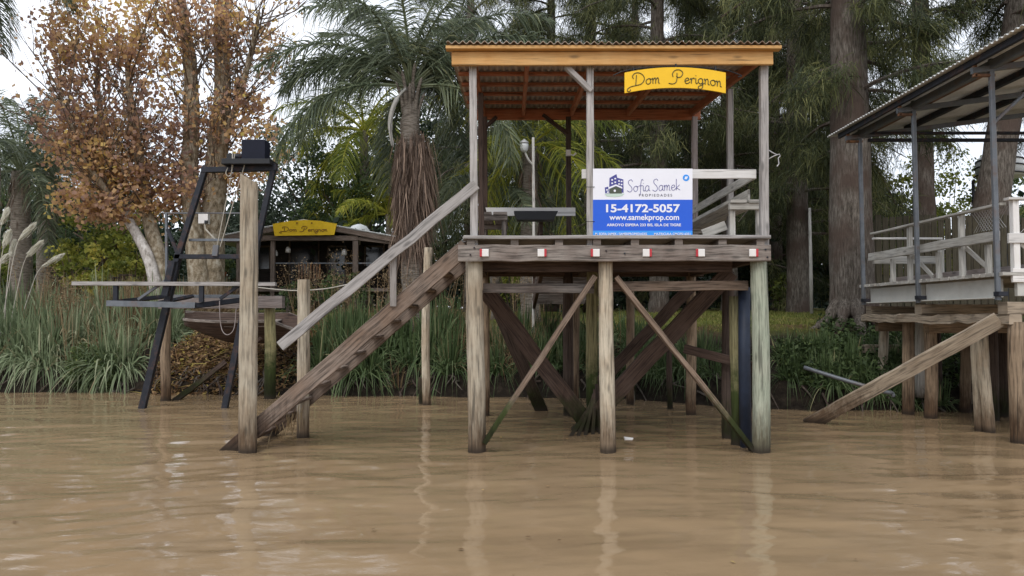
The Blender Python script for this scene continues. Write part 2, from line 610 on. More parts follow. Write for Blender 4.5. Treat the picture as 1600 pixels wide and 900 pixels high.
M['shrubgreen'] = leafmat('green_leaves', [(0, (.03, .05, .02)), (.5, (.08, .12, .042)), (.85, (.15, .20, .07)), (1, (.22, .24, .08))], trans=.3)
M['grass'] = leafmat('bank_grass', [(0, (.06, .085, .042)), (.45, (.15, .195, .10)), (.75, (.25, .30, .175)), (.9, (.36, .37, .24)), (1, (.42, .36, .22))], trans=.3, rough=.5)
M['grassdeep'] = leafmat('deep_green_grass', [(0, (.035, .055, .022)), (.5, (.085, .13, .05)), (.8, (.165, .215, .10)), (.93, (.27, .29, .15)), (1, (.40, .33, .18))], trans=.3, rough=.5)
M['lawn'] = leafmat('lawn_blades', [(0, (.07, .09, .018)), (.5, (.16, .185, .04)), (1, (.28, .25, .08))], trans=.3)
M['dry'] = leafmat('dry_stalks', [(0, (.10, .06, .03)), (.5, (.22, .15, .08)), (1, (.38, .30, .18))], trans=.2)
M['plume'] = leafmat('pampas_plume', [(0, (.62, .60, .50)), (1, (.85, .84, .76))], trans=.4)
M['skirt'] = leafmat('dead_fronds', [(0, (.06, .04, .03)), (.5, (.145, .10, .075)), (1, (.30, .215, .16))], trans=.1)
M['litter'] = leafmat('fallen_leaves', [(0, (.06, .035, .018)), (.5, (.16, .09, .04)), (.85, (.30, .19, .09)), (1, (.35, .30, .06))], trans=.1)

M['bark_cas'] = bark('casuarina_bark', (.105, .09, .075), (.215, .19, .165), scale=(9, 9, 1.5), stain=(.12, .088, .072))
M['bark_plane'] = bark('mottled_bark', (.25, .20, .135), (.46, .42, .34), scale=(3, 3, 1.8), bump=.3)
M['bark_pale'] = bark('pale_bark', (.44, .40, .36), (.68, .65, .62), scale=(3, 3, 1.5), bump=.3)
M['bark_palm'] = bark('palm_bark', (.17, .145, .12), (.29, .26, .22), scale=(2, 2, 14), bump=.6)
M['twig'] = bark('twig_bark', (.12, .09, .065), (.22, .17, .13), bump=.2)

# ---------------------------------------------------------------- terrain and water
BX = np.array([-60, -14, -8.5, -5.5, -3, 0, 2.5, 4.0, 5.5, 8, 14, 60], float)
BY = np.array([18, 17, 16.5, 16.0, 15.9, 15.7, 15.2, 13.9, 13.4, 13.4, 13.6, 14], float)

def snoise(x, y, k=1.0, seed=0):
    s = np.zeros_like(x)
    r = np.random.default_rng(100 + seed)
    for i in range(7):
        a = r.random() * 6.28
        f = k * (.6 + r.random() * 1.6)
        s += np.sin((x * np.cos(a) + y * np.sin(a)) * f + r.random() * 6.28)
    return s / 7

def gz(x, y):
    x = np.asarray(x, float)
    y = np.asarray(y, float)
    yb = np.interp(x, BX, BY) + .35 * snoise(x, y * 0, 1.7, 1)
    d = y - yb
    z = np.interp(d, [-40, -3, 0, .35, 1.2, 3.2, 8, 25, 60], [-2.2, -1.2, -.03, .42, .85, 1.42, 1.68, 2.05, 2.3])
    amp = np.clip((d + .6) / 1.2, 0, 1) * np.clip(1.3 - d / 9, .25, 1)
    return z + amp * (.09 * snoise(x, y, 2.2, 2) + .06 * snoise(x, y, 6.5, 3) + .03 * snoise(x, y, 16, 4))

def gzf(x, y):
    return float(gz(np.array([x]), np.array([y]))[0])

xs = np.concatenate([np.linspace(-420, -20, 30)[:-1], np.linspace(-20, 20, 310), np.linspace(20, 420, 30)[1:]])
ys = np.concatenate([np.linspace(8, 12, 10)[:-1], np.linspace(12, 22, 110), np.linspace(22, 50, 60)[1:], np.linspace(50, 900, 24)[1:]])
X, Y = np.meshgrid(xs, ys)
Z = gz(X, Y)
nx, ny = len(xs), len(ys)
V = np.stack([X.ravel(), Y.ravel(), Z.ravel()], 1)
ii = (np.arange(ny - 1)[:, None] * nx + np.arange(nx - 1)[None, :]).ravel()
FQ = np.stack([ii, ii + 1, ii + nx + 1, ii + nx], 1)

def ground_mat():
    m, n, b = mat_base('bank_soil_and_lawn')
    geo = n.nodes.new("ShaderNodeNewGeometry")
    sep = n.nodes.new("ShaderNodeSeparateXYZ")
    n.links.new(geo.outputs['Position'], sep.inputs[0])
    a = N(n, "ShaderNodeTexNoise", Scale=.8, Detail=6, Roughness=.65)
    c = N(n, "ShaderNodeTexNoise", Scale=9.0, Detail=8, Roughness=.7)
    for q in (a, c):
        n.links.new(geo.outputs['Position'], q.inputs['Vector'])
    mud = ramp(n, c.outputs['Fac'], [(.3, (.008, .006, .005)), (.55, (.022, .017, .012)), (.75, (.05, .038, .028))])
    lawn = ramp(n, c.outputs['Fac'], [(.3, (.06, .078, .016)), (.55, (.13, .15, .032)), (.75, (.2, .19, .06))])
    lit = ramp(n, c.outputs['Fac'], [(.3, (.05, .03, .017)), (.55, (.12, .075, .04)), (.75, (.2, .13, .07))])
    lf = ramp(n, a.outputs['Fac'], [(.45, (0, 0, 0)), (.62, (1, 1, 1))])
    top = mixc(n, lf, lawn, lit)
    f = math_n(n, 'ADD', math_n(n, 'MULTIPLY', math_n(n, 'SUBTRACT', sep.outputs['Z'], 1.15), 2.5), math_n(n, 'SUBTRACT', a.outputs['Fac'], .5), clamp=True)
    n.links.new(mixc(n, f, mud, top), b.inputs['Base Color'])
    b.inputs['Roughness'].default_value = .95
    b.inputs['Specular IOR Level'].default_value = .15
    bp = N(n, "ShaderNodeBump", Strength=.9, Distance=.06)
    n.links.new(c.outputs['Fac'], bp.inputs['Height'])
    n.links.new(bp.outputs['Normal'], b.inputs['Normal'])
    return m

g_ = np_mesh('ground', V, FQ, None, ground_mat(), smooth=True)
tag(g_, 'muddy river bank rising to a lawn', None, kind='structure')

# river: real ripples near the camera
xs = np.concatenate([np.linspace(-400, -22, 24)[:-1], np.linspace(-22, 22, 520), np.linspace(22, 400, 24)[1:]])
ys = np.concatenate([np.linspace(-300, 1.5, 16)[:-1], np.linspace(1.5, 8, 300), np.linspace(8, 19, 260)[1:]])
X, Y = np.meshgrid(xs, ys)
wv = np.zeros_like(X)
r_ = np.random.default_rng(5)
wx = X + .5 * snoise(X, Y, .7, 8)
wy = Y + .35 * snoise(X, Y, .9, 9)
for i in range(34):
    lam = .13 * (13 ** r_.random())
    th = r_.normal(0, .55)
    k = 2 * math.pi / lam
    amp = .0017 * lam ** .85
    wv += amp * np.sin(k * (wx * math.sin(th) + wy * math.cos(th)) + r_.random() * 6.28)
gust = .65 + .6 * np.clip(.5 + snoise(X, Y, .55, 11), 0, 1.4)
wv *= gust
for (qx_, qy_) in ((-3.19, 9.32), (-2.83, 10.45), (-.46, 9.35), (1.13, 9.35), (3.01, 9.35), (-1.55, 14.2), (-6.6, 13.8), (-5.1, 13.8), (2.9, 9.8), (6.6, 10.0), (6.75, 10.9), (6.8, 12.4), (4.6, 11.9), (1.1, 11.0), (-.3, 9.3)):
    dd_ = np.hypot(X - qx_, (Y - qy_) * 1.1)
    wv += .0045 * np.exp(-dd_ / .32) * np.sin(dd_ * 42 + qx_)
wv *= np.clip((22 - np.abs(X)) / 4, 0, 1) * np.clip((Y - 1.0) / .5, 0, 1)
nx, ny = len(xs), len(ys)
V = np.stack([X.ravel(), Y.ravel(), wv.ravel()], 1)
ii = (np.arange(ny - 1)[:, None] * nx + np.arange(nx - 1)[None, :]).ravel()
FQ = np.stack([ii, ii + 1, ii + nx + 1, ii + nx], 1)

def water_mat():
    m, n, b = mat_base('muddy_water')
    geo = n.nodes.new("ShaderNodeNewGeometry")
    mp = n.nodes.new("ShaderNodeMapping")
    mp.inputs['Scale'].default_value = (.35, 1.1, 1)
    n.links.new(geo.outputs['Position'], mp.inputs['Vector'])
    a = N(n, "ShaderNodeTexNoise", Scale=.9, Detail=5, Roughness=.55)
    n.links.new(mp.outputs['Vector'], a.inputs['Vector'])
    c = ramp(n, a.outputs['Fac'], [(.3, (.232, .160, .091)), (.7, (.282, .200, .117))])
    n.links.new(c, b.inputs['Base Color'])
    b.inputs['Roughness'].default_value = .02
    b.inputs['IOR'].default_value = 1.33
    b.inputs['Specular IOR Level'].default_value = .5
    mp2 = n.nodes.new("ShaderNodeMapping")
    mp2.inputs['Scale'].default_value = (3.2, 8.5, 1)
    n.links.new(geo.outputs['Position'], mp2.inputs['Vector'])
    d = N(n, "ShaderNodeTexNoise", Scale=1.6, Detail=4, Roughness=.55, Distortion=.6)
    n.links.new(mp2.outputs['Vector'], d.inputs['Vector'])
    bp = N(n, "ShaderNodeBump", Strength=.06, Distance=.03)
    n.links.new(d.outputs['Fac'], bp.inputs['Height'])
    n.links.new(bp.outputs['Normal'], b.inputs['Normal'])
    return m

w_ = np_mesh('river', V, FQ, None, water_mat(), smooth=True)
tag(w_, 'muddy brown river water with small ripples', None, kind='structure')

# ================================================================ MAIN PIER
FY, RY = 9.35, 12.8
pier = thing('river_pier', 'tall wooden pier with a corrugated roof over its deck, standing on pale piles', 'pier', (1.3, 11.0, 0))

def beamA(mb, a, b, wY, h, **k):
    """bar between two photo pixels with distances: a=(px,py,Y)"""
    return mb.beam(A(*a), A(*b), wY, h, **k)

# front piles
for px, r0, r1, mat, bow in ((741, .112, .105, 'pile', .012), (945.5, .095, .088, 'pile', .01), (1186, .112, .098, 'pile_green', .035)):
    top = A(px + (-1 if px > 1100 else 0), 392, FY)
    bot = A(px + (3 if px > 1100 else 2), 705, FY)
    bot = bot + (bot - top).normalized() * .9
    MB().pole(bot, top, r0, r1, jit=.006, bow=bow, seg=16).build('pile', M[mat], pier, smooth=True)
# inner piles
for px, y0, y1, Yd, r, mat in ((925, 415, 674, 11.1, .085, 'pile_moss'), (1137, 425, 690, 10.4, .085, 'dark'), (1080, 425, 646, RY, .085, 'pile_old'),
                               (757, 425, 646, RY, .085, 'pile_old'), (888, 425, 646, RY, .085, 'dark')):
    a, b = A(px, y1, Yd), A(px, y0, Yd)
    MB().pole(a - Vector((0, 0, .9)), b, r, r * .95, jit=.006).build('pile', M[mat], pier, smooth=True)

# fascia beam and deck
MB().beam(A(716, 396, 9.19), A(1203, 395.5, 9.19), .075, .195, jit=.0035, seg=16, ch=.008).build('front_beam', M['beam'], pier)
dk_ = MB()
DZ = A(0, 367.5, 9.12).z
x0, x1 = A(721, 370, 9.12).x, A(1207, 370, 9.12).x
nb = 26
for i in range(nb):
    yy = 9.19 + (RY + .15 - 9.19) * i / (nb - 1)
    dk_.beam((x0 + random.uniform(-.02, .03), yy, DZ - .02), (x1 + random.uniform(-.04, .03), yy, DZ - .02), .137, .042, jit=.002, seg=8)
dk_.build('deck', M['greypale'], pier)
for px in (736, 804, 873, 932, 991, 1059, 1127, 1186):
    p = A(px, 378, 9.22)
    zt, zb = DZ - .044, A(px, 384.5, 9.22).z
    MB().beam((p.x, 9.16, (zt + zb) / 2), (p.x, RY + .1, (zt + zb) / 2), .095, zt - zb, ch=.004).build('joist', M['beam'], pier)
for px, py in ((735, 398), (741, 387), (947, 392), (976, 396), (1196, 390), (1199, 402)):
    p = A(px, py, 9.15)
    MB().tube([(p.x, 9.16, p.z), (p.x, 9.138, p.z)], .011, n=8).build('bolt', M['steel'], pier)
# beams below
bb = A(748, 416, 9.56)
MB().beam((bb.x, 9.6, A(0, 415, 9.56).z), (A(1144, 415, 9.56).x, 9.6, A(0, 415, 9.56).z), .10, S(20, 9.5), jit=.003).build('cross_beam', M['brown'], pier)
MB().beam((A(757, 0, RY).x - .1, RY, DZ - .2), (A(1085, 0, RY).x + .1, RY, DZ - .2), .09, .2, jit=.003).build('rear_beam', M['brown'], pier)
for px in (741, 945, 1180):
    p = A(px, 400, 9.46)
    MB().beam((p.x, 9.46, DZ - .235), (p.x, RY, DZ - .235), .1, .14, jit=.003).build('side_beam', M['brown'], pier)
MB().beam(A(755, 450, 9.52), A(928, 451, 9.52), .06, S(15, 9.5), jit=.003).build('rail_beam', M['beam'], pier)
MB().beam(A(957, 448, 9.52), A(1168, 446, 9.52), .06, S(15, 9.5), jit=.003).build('rail_beam', M['brace'], pier)
# front braces
MB().beam(A(929, 432, 9.38), A(757, 692, 9.3), .06, S(22, 9.35), up=(0, 1, 0), jit=.004).build('brace', M['brace'], pier)
MB().beam(A(962, 433, 9.38), A(1183, 712, 9.36), .06, S(19, 9.35), up=(0, 1, 0), jit=.004).build('brace', M['brace'], pier)
o_ = pier.children[-1]
# inner braces
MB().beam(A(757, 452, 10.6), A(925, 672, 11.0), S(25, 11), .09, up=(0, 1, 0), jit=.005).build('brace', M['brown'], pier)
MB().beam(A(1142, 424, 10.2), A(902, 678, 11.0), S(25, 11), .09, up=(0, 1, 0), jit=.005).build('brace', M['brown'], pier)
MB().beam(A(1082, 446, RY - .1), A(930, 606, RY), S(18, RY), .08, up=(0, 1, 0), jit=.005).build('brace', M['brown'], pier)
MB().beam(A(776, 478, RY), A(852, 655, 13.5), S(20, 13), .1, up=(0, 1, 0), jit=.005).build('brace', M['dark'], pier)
MB().beam(A(1070, 545, 10.6), A(1178, 573, 10.0), .07, S(14, 10.4), jit=.004).build('tie_beam', M['brown'], pier)
MB().pole(A(1154, 700, 9.85) - Vector((0, 0, .6)), A(1150, 463, 9.85), .082, .078, jit=.008, bow=.02).build('fender_post', M['pile_moss'], pier, smooth=True)
MB().tube([A(1166, 720, 9.7), A(1163, 560, 9.7), A(1163, 449, 9.7)], .074, n=14).build('drain_pipe', M['bluepipe'], pier, smooth=True)
# rotten splayed foot at the inner braces
ft = MB()
for k in range(5):
    ft.beam(A(932 - k * 2, 600 + k * 8, 10.9), A(938 - k * 12, 684, 10.8 - k * .05), .05, .035, up=(0, 1, 0), jit=.004)
ft.build('splintered_foot', M['dark'], pier)

# upper posts
def post(px0, y0, px1, y1, Yd, wpx, mat):
    MB().beam(A(px1, y1, Yd), A(px0, y0, Yd), S(wpx, Yd), S(wpx, Yd), up=(0, 1, 0), jit=.002, seg=10).build('roof_post', M[mat], pier)
post(739, 104, 741, 384, 9.27, 11.5, 'greypale')
post(922, 104, 922.5, 386, 9.27, 11, 'greypale')
post(1193, 104, 1194, 386, 9.27, 12, 'greypale')
post(1140, 140, 1141, 396, 10.9, 9, 'greypale')
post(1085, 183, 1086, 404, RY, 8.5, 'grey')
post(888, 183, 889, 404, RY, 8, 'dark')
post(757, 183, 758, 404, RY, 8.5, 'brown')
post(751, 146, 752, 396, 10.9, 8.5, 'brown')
# knee braces
MB().beam(A(884, 104, 9.24), A(924, 143, 9.24), .06, .10, up=(0, 1, 0)).build('knee_brace', M['greypale'], pier)
for a, b in (((776, 183, RY), (746, 210, RY)), ((848, 180, RY), (888, 210, RY))):
    MB().beam(A(*a), A(*b), .06, .09, up=(0, 1, 0)).build('knee_brace', M['brown'], pier)

# roof
fz0, fz1 = A(0, 103, 9.15).z, A(0, 82, 9.15).z
rf = thing_part = None
rear_top = A(0, 171, RY).z
f_top = A(0, 81, 9.15).z
slope = (rear_top - f_top) / (RY - 9.15)
def rz(y):
    return f_top + slope * (y - 9.15)
roofm = MB()
nxw = 420
xa, xb = A(697, 75, 9.0).x, A(1221, 75, 9.0).x
ya, yb = 9.02, 13.15
rows = 10
gv = []
for t in (0, 1):
    for i in range(rows):
        y = ya + (yb - ya) * i / (rows - 1)
        ring = []
        for j in range(nxw + 1):
            x = xa + (xb - xa) * j / nxw
            ring.append(Vector((x, y, rz(y) + .075 + .016 * math.sin(x * 2 * math.pi / .087) + t * .007 + .004 * math.sin(x * 2.1 + y))))
        gv.append(ring)
b0 = len(roofm.v)
for r in gv:
    roofm.v += [tuple(p) for p in r]
W_ = nxw + 1
def q(a, b, c, d):
    roofm.f.append((a, b, c, d))
    roofm.uv += [(roofm.v[k][0], roofm.v[k][1]) for k in (a, b, c, d)]
for t in (0, 1):
    for i in range(rows - 1):
        for j in range(nxw):
            a = (t * rows + i) * W_ + j
            q(*((a, a + 1, a + W_ + 1, a + W_) if t else (a, a + W_, a + W_ + 1, a + 1)))
T_ = rows * W_
for j in range(nxw):
    q(j, j + 1, T_ + j + 1, T_ + j)
    e = (rows - 1) * W_ + j
    q(e + 1, e, T_ + e, T_ + e + 1)
for i in range(rows - 1):
    e = i * W_
    q(e + W_, e, T_ + e, T_ + e + W_)
    e += nxw
    q(e, e + W_, T_ + e + W_, T_ + e)
roof = roofm.build('roof', M['roof'], pier)
MB().beam((A(706, 92, 9.15).x, 9.15, (fz0 + fz1) / 2), (A(1207, 92, 9.15).x, 9.15, (fz0 + fz1) / 2 + .01), .05, fz1 - fz0, jit=.0015, seg=10).build('fascia', M['varnish'], roof)
MB().beam((A(697, 80, 9.1).x, 9.1, rz(9.1) + .028), (A(1219, 80, 9.1).x, 9.1, rz(9.1) + .028), .11, .045, jit=.001, seg=8).build('purlin', M['varnish'], roof)
for k in range(1, 7):
    y = 9.1 + (13.0 - 9.1) * k / 6
    MB().beam((xa + .05, y, rz(y) + .03), (xb - .05, y, rz(y) + .03), .075, .045).build('purlin', M['varnish_shaded'], roof)
for x in (-.47, .19, 1.0, 1.95, 3.02):
    MB().beam((x, 9.18, rz(9.18) - .06), (x, 12.95, rz(12.95) - .06), .055, .115).build('rafter', M['varnish_shaded'], roof)
MB().beam((A(742, 179, RY).x, RY, A(0, 179.5, RY).z), (A(1094, 179, RY).x, RY, A(0, 179.5, RY).z), .06, S(16, RY)).build('rear_fascia', M['varnish_shaded'], roof)
# front and rear railing boards, side boards
MB().beam(A(909, 272, 9.34), A(1181, 272, 9.34), .03, S(14.5, 9.34), ch=.003).build('rail_board', M['white'], pier)
xr = A(1192, 272, 9.3).x
zr = A(0, 272, 9.34).z
MB().beam((xr - .08, 9.38, zr), (xr - .08, RY, zr), .03, .115).build('rail_board', M['cream'], pier)
MB().beam((xr - .08, 9.6, zr - .22), (xr - .08, RY, zr - .22), .03, .15).build('rail_board', M['cream'], pier)
MB().beam(A(748, 331, RY - .06), A(899, 331, RY - .06), .03, S(13, RY), ch=.003).build('rail_board', M['white'], pier)
xl = A(751, 300, 10.9).x
MB().beam((xl + .02, 10.95, zr - .1), (xl + .02, RY, zr - .1), .03, .12).build('rail_board', M['brown'], pier)
# benches
def bench(xc, y0, y1, seatz, w_, backside, mat):
    b = MB()
    for k in (-1, 1):
        b.beam((xc + k * w_ * .26, y0, seatz), (xc + k * w_ * .26, y1, seatz), w_ * .46, .04, jit=.002)
    s_ = b.build('bench', M[mat], pier)
    for y in (y0 + .06, y1 - .06):
        MB().beam((xc - w_ / 2, y, seatz - .062), (xc + w_ / 2, y, seatz - .062), .06, .08).build('bearer', M[mat], s_)
        for k in (-1, 1):
            MB().beam((xc + k * (w_ / 2 - .05), y + .05, DZ + .002), (xc + k * (w_ / 2 - .05), y + .05, seatz - .1), .07, .07, up=(0, 1, 0)).build('leg', M[mat], s_)
bench(A(1163, 0, 9.6).x, 9.55, 12.4, A(0, 315, 9.6).z, .44, 1, 'cream')
bench(A(768, 0, 11.4).x + .02, 11.3, 12.6, A(0, 333, 11.3).z, .44, -1, 'beam')
MB().prism([A(803, 329.5, 12.3), A(872, 329.5, 12.3), A(866, 343, 12.3), A(808, 343, 12.3)], (0, .3, 0)).build('tray', M['black'], pier)
MB().beam(A(1098, 366, 9.9), A(1134, 352, 9.9), .03, .12, up=(0, 0, 1)).build('loose_board', M['cream'], pier)
# small lamp on the rear post, hook on the right post
lf = MB().box(A(888, 239, RY - .08), (.075, .06, .10)).build('light_fitting', M['plasticwhite'], pier)
MB().tube([A(891, 241, RY - .1), A(896, 243, RY - .12), A(900, 239, RY - .14)], [.012, .012, .02]).build('lamp_arm', M['plasticwhite'], lf)
hk = MB()
hk.tube([A(1198, 250, 9.3), A(1209, 244, 9.28), A(1214, 242, 9.27)], .007)
hk.tube([A(1198, 233, 9.3), A(1206, 238, 9.28), A(1214, 242, 9.27), A(1218, 241, 9.27), A(1219, 244, 9.27), A(1216, 247, 9.27), A(1217, 256, 9.27), A(1214, 260, 9.27)], .007)
hk.build('iron_hook', M['wire'], pier)
# reflectors
rw = rr_ = None
for i, (px, side) in enumerate(((757, -1), (846.5, 1), (930.5, -1), (1011, 1), (1095, -1), (1177.5, 1))):
    p = A(px, 395, 9.13)
    a = MB().box((p.x, 9.14, p.z), (.098, .02, .092), ch=.012).build('reflector', M['plasticwhite'], pier)
    MB().box((p.x + side * .043, 9.137, p.z), (.026, .02, .094), ch=.006).build('red_lens', M['red'], a)

# stairs
def stair_line(px):      # centre line of the front stringer in the photo
    return 391 + (722 - px) * .866
st = None
sa, sb = A(729, stair_line(729), 9.46), A(330, stair_line(330), 9.46)
MB().beam(sa, sb, S(25, 9.46), .06, up=(0, 1, 0), jit=.003, seg=18).build('stringer', M['stair'], pier)
off = Vector((.02, 1.15, -.02))
MB().beam(sa + off, sb + off, S(25, 9.46), .06, up=(0, 1, 0), jit=.003, seg=18).build('stringer', M['stair'], pier)
for k in range(13):
    t = (k + .35) / 13
    c = sa.lerp(sb, t) + Vector((0, 0, -.02))
    MB().beam((c.x, 9.493, c.z), (c.x, 10.575, c.z), .15, .04, jit=.002).build('tread', M['stair'], pier)
MB().beam(A(744, 288, 9.2), A(438, 541, 9.2), S(17, 9.2), .04, up=(0, 1, 0), jit=.003, seg=12).build('handrail', M['greypale'], pier)
MB().beam(A(614.5, 478, 9.40), A(614.5, 398, 9.245), .075, .04, up=(0, 1, 0)).build('baluster', M['greypale'], pier)
# hanging plant debris at the stair foot
d_ = Leafs()
nn = 46
p0 = A(452, 650, 9.7)
pos = np.array(p0)[None, :] + np.stack([rng.uniform(-.22, .12, nn), rng.uniform(-.1, .5, nn), rng.uniform(-.05, .05, nn)], 1)
pos[:, 2] -= (pos[:, 0] - p0.x) * -.8
d_.blades(pos, np.stack([rng.normal(0, .25, nn), rng.normal(0, .2, nn), -np.ones(nn)], 1), rng.uniform(.08, .3, nn), np.full(nn, .012), np.zeros(nn), rng.random(nn))
tag(d_.build('caught_reeds', M['dry']), 'dry reeds caught under the foot of the wooden stair', 'debris', kind='stuff')

# gangway from the pier to the bank
gw = thing('gangway', 'dark wooden gangway with thin rails leading from the pier back to the bank', 'gangway', (1.0, 15, 1.8))
g1 = MB()
for k in range(22):
    y = RY + .25 + k * .24
    z = DZ - .05 - (y - RY) * .115
    g1.beam((.45, y, z), (1.75, y, z), .2, .035, jit=.002)
g1.build('deck', M['beam'], gw)
for x in (.5, 1.7):
    MB().beam((x, RY + .15, DZ - .18), (x, 18.2, DZ - .18 - .62), .07, .15).build('stringer', M['brown'], gw)
    zt = A(0, 345, 13.2).z
    MB().beam((x, RY + .15, zt), (x, 18.2, zt - .62), .07, .05).build('rail', M['brown'], gw)
    MB().beam((x, RY + .15, zt - .22), (x, 18.2, zt - .84), .05, .06).build('rail', M['brown'], gw)
    for y in (13.2, 15.2, 17.4):
        MB().beam((x, y, DZ - .2 - (y - RY) * .115), (x, y, zt - (y - RY) * .115), .07, .07, up=(0, 1, 0)).build('rail_post', M['brown'], gw)
for px, x in ((899, None), (870, None)):
    p = A(899, 600, 14.5) if px == 899 else A(985, 600, 14.5)
    MB().pole((p.x, 14.5, -.6), (p.x, 14.5, DZ - .35), .075, .08, jit=.006).build('pile', M['pile_old'], gw, smooth=True)

# ---------------------------------------------------------------- mooring posts, stubs
def mooring(px, ytop, ybot, Yd, r, label, mat='pile', bow=.01, slant=0):
    a = A(px, ybot, Yd)
    b = A(px, ytop, Yd)
    a = Vector((a.x + (b.x - a.x) * 0, Yd, -.9))
    mb = MB().pole(a, b, r * 1.02, r, jit=.006, bow=bow, seg=18)
    if slant:
        n = 14
        for i in range(len(mb.v) - n, len(mb.v)):
            x, y, z = mb.v[i]
            mb.v[i] = (x, y, z - (x - b.x + r) * slant)
    o = mb.build('mooring_post', M[mat], None, smooth=False)
    return tag(o, label, 'post')
mooring(391, 272, 707, 9.32, .105, 'tall pale mooring post with a slanted cut top at the foot of the stair', slant=.62, bow=.02)
mooring(474, 437, 683, 10.45, .083, 'short pale mooring post with a flat top standing behind the stair handrail')
mooring(669, 387, 633, 14.2, .075, 'slim crooked post in the water between the stair and the pier', bow=.05)
s_ = mooring(657, 590, 628, 14.4, .04, 'dark broken stub beside the slim crooked post', 'dark')
s_ = mooring(1046, 545, 642, 13.6, .05, 'thin dark stake in the water under the pier near the bank', 'dark')

# ================================================================ SIGNS
GLY = {
 'D': (1.95, [[(.52, 1.9), (.45, 1.0), (.40, .15)], [(.05, 1.35), (-.12, 1.85), (.3, 2.3), (1.0, 2.2), (1.6, 1.6), (1.72, .85), (1.25, .18), (.4, .04), (-.35, -.02), (-.85, -.3), (-.92, -.7), (-.55, -.82), (-.42, -.52)]]),
 'P': (1.75, [[(.6, 1.9), (.6, 1.0), (.42, .22), (-.1, -.08), (-.7, .02)], [(-.02, 1.2), (-.1, 1.8), (.3, 2.4), (1.0, 2.5), (1.5, 2.0), (1.3, 1.35), (.85, 1.12), (.5, 1.35)]]),
 'S': (1.15, [[(1.0, 1.85), (.75, 2.2), (.25, 1.95), (.3, 1.4), (.78, .85), (.9, .3), (.5, -.08), (-.02, .2)]]),
 'o': (.98, [[(.5, 1), (.15, .8), (.06, .4), (.3, 0), (.65, .1), (.8, .5), (.62, .93), (.5, 1), (.78, .88), (1.0, .84)]]),
 'm': (1.32, [[(0, .8), (.1, 1), (.15, .5), (.15, 0)], [(.15, .5), (.3, .9), (.5, 1), (.58, .6), (.58, 0)], [(.58, .5), (.75, .9), (.95, 1), (1.03, .6), (1.03, .1), (1.22, .02)]]),
 'n': (.92, [[(0, .8), (.1, 1), (.15, .5), (.15, 0)], [(.15, .5), (.3, .9), (.52, 1), (.62, .6), (.62, .1), (.84, .02)]]),
 'e': (.9, [[(.05, .45), (.4, .52), (.7, .7), (.55, 1), (.25, .9), (.08, .5), (.25, .05), (.6, .05), (.9, .35)]]),
 'r': (.78, [[(0, .7), (.15, 1.0), (.2, .5), (.2, 0)], [(.2, .5), (.35, .88), (.58, 1.0), (.7, .82)]]),
 'i': (.45, [[(.12, 1), (.12, .25), (.25, 0), (.42, .18)], [(.12, 1.42), (.14, 1.5)]]),
 'g': (.98, [[(.7, .85), (.45, 1), (.1, .75), (.1, .25), (.4, 0), (.7, .3), (.72, .95)], [(.72, .95), (.74, -.4), (.5, -.9), (.1, -.85), (.1, -.5), (.55, -.2), (1.0, .2)]]),
 'f': (.75, [[(.85, 2.0), (.62, 2.2), (.42, 1.5), (.36, 0), (.3, -.7)], [(.05, 1.0), (.4, 1.02), (.78, 1.05)]]),
 'a': (.95, [[(.7, .9), (.35, 1), (.05, .6), (.1, .1), (.4, 0), (.7, .4), (.72, .95), (.75, .2), (.95, 0)]]),
 'k': (.85, [[(.1, 2.1), (.1, 1.0), (.1, 0)], [(.7, 1.0), (.4, .7), (.15, .45), (.45, .25), (.8, 0)]]),
 ' ': (.95, []),
}
def script_text(text, fn, r, word_gap=None):
    """handwritten letters as flattened strokes; fn maps (0..1 along, height in x-heights) to a point"""
    tot = sum((word_gap if c == ' ' and word_gap else GLY[c][0]) for c in text)
    mb = MB()
    x = 0
    for c in text:
        adv, st_ = GLY[c]
        for s_ in st_:
            pts = catmull([(a, b, 0) for a, b in s_], 5)
            mb.tube([fn((x + p.x) / tot, p.y) for p in pts], r, n=6)
        x += word_gap if c == ' ' and word_gap else adv
    return mb

# arched yellow sign under the eave
ys_ = thing('name_sign', 'yellow arched sign with scrolled lettering hanging under the pier roof edge', 'sign', tuple(A(1055, 125, 9.1)))
def arch(u, v):   # u 0..1 across, v 0 bottom ..1 top, in photo pixels
    px = 976 + 158 * u
    yt = 113.5 - 8.5 * (1 - (2 * u - 1) ** 2)
    ybm = 145.5 - 8.5 * (1 - (2 * u - 1) ** 2)
    return px, ybm + (yt - ybm) * v
SY = 9.08
poly = [A(*arch(i / 24, 1), SY) for i in range(25)] + [A(*arch(1 - i / 24, 0), SY) for i in range(25)]
MB().prism(poly, (0, .022, 0)).build('board', M['yellow'], ys_)
def fn(t, h):
    u = .085 + t * .88
    px, py = arch(u, 0)
    lift = 8.2 - 1.8 * math.exp(-((t - .5) / .16) ** 2)
    return A(px, py - lift - h * 8.6, SY - .003)
script_text('Dom Perignon', fn, .0052, 2.0).build('lettering', M['ink'], ys_)
br = MB()
br.tube(catmull([A(958, 118, 9.12), A(975, 111, 9.11), A(1005, 106, 9.11), A(1055, 103.5, 9.11), A(1105, 106, 9.11), A(1135, 110, 9.11), A(1158, 118, 9.12), A(1153, 120, 9.12)], 6), .007)
for px, py in ((990, 109), (1118, 107), (1056, 103)):
    br.tube([A(px, py + 5, 9.1), A(px, py - 3, 9.1)], .012)
br.build('iron_bracket', M['black'], ys_)

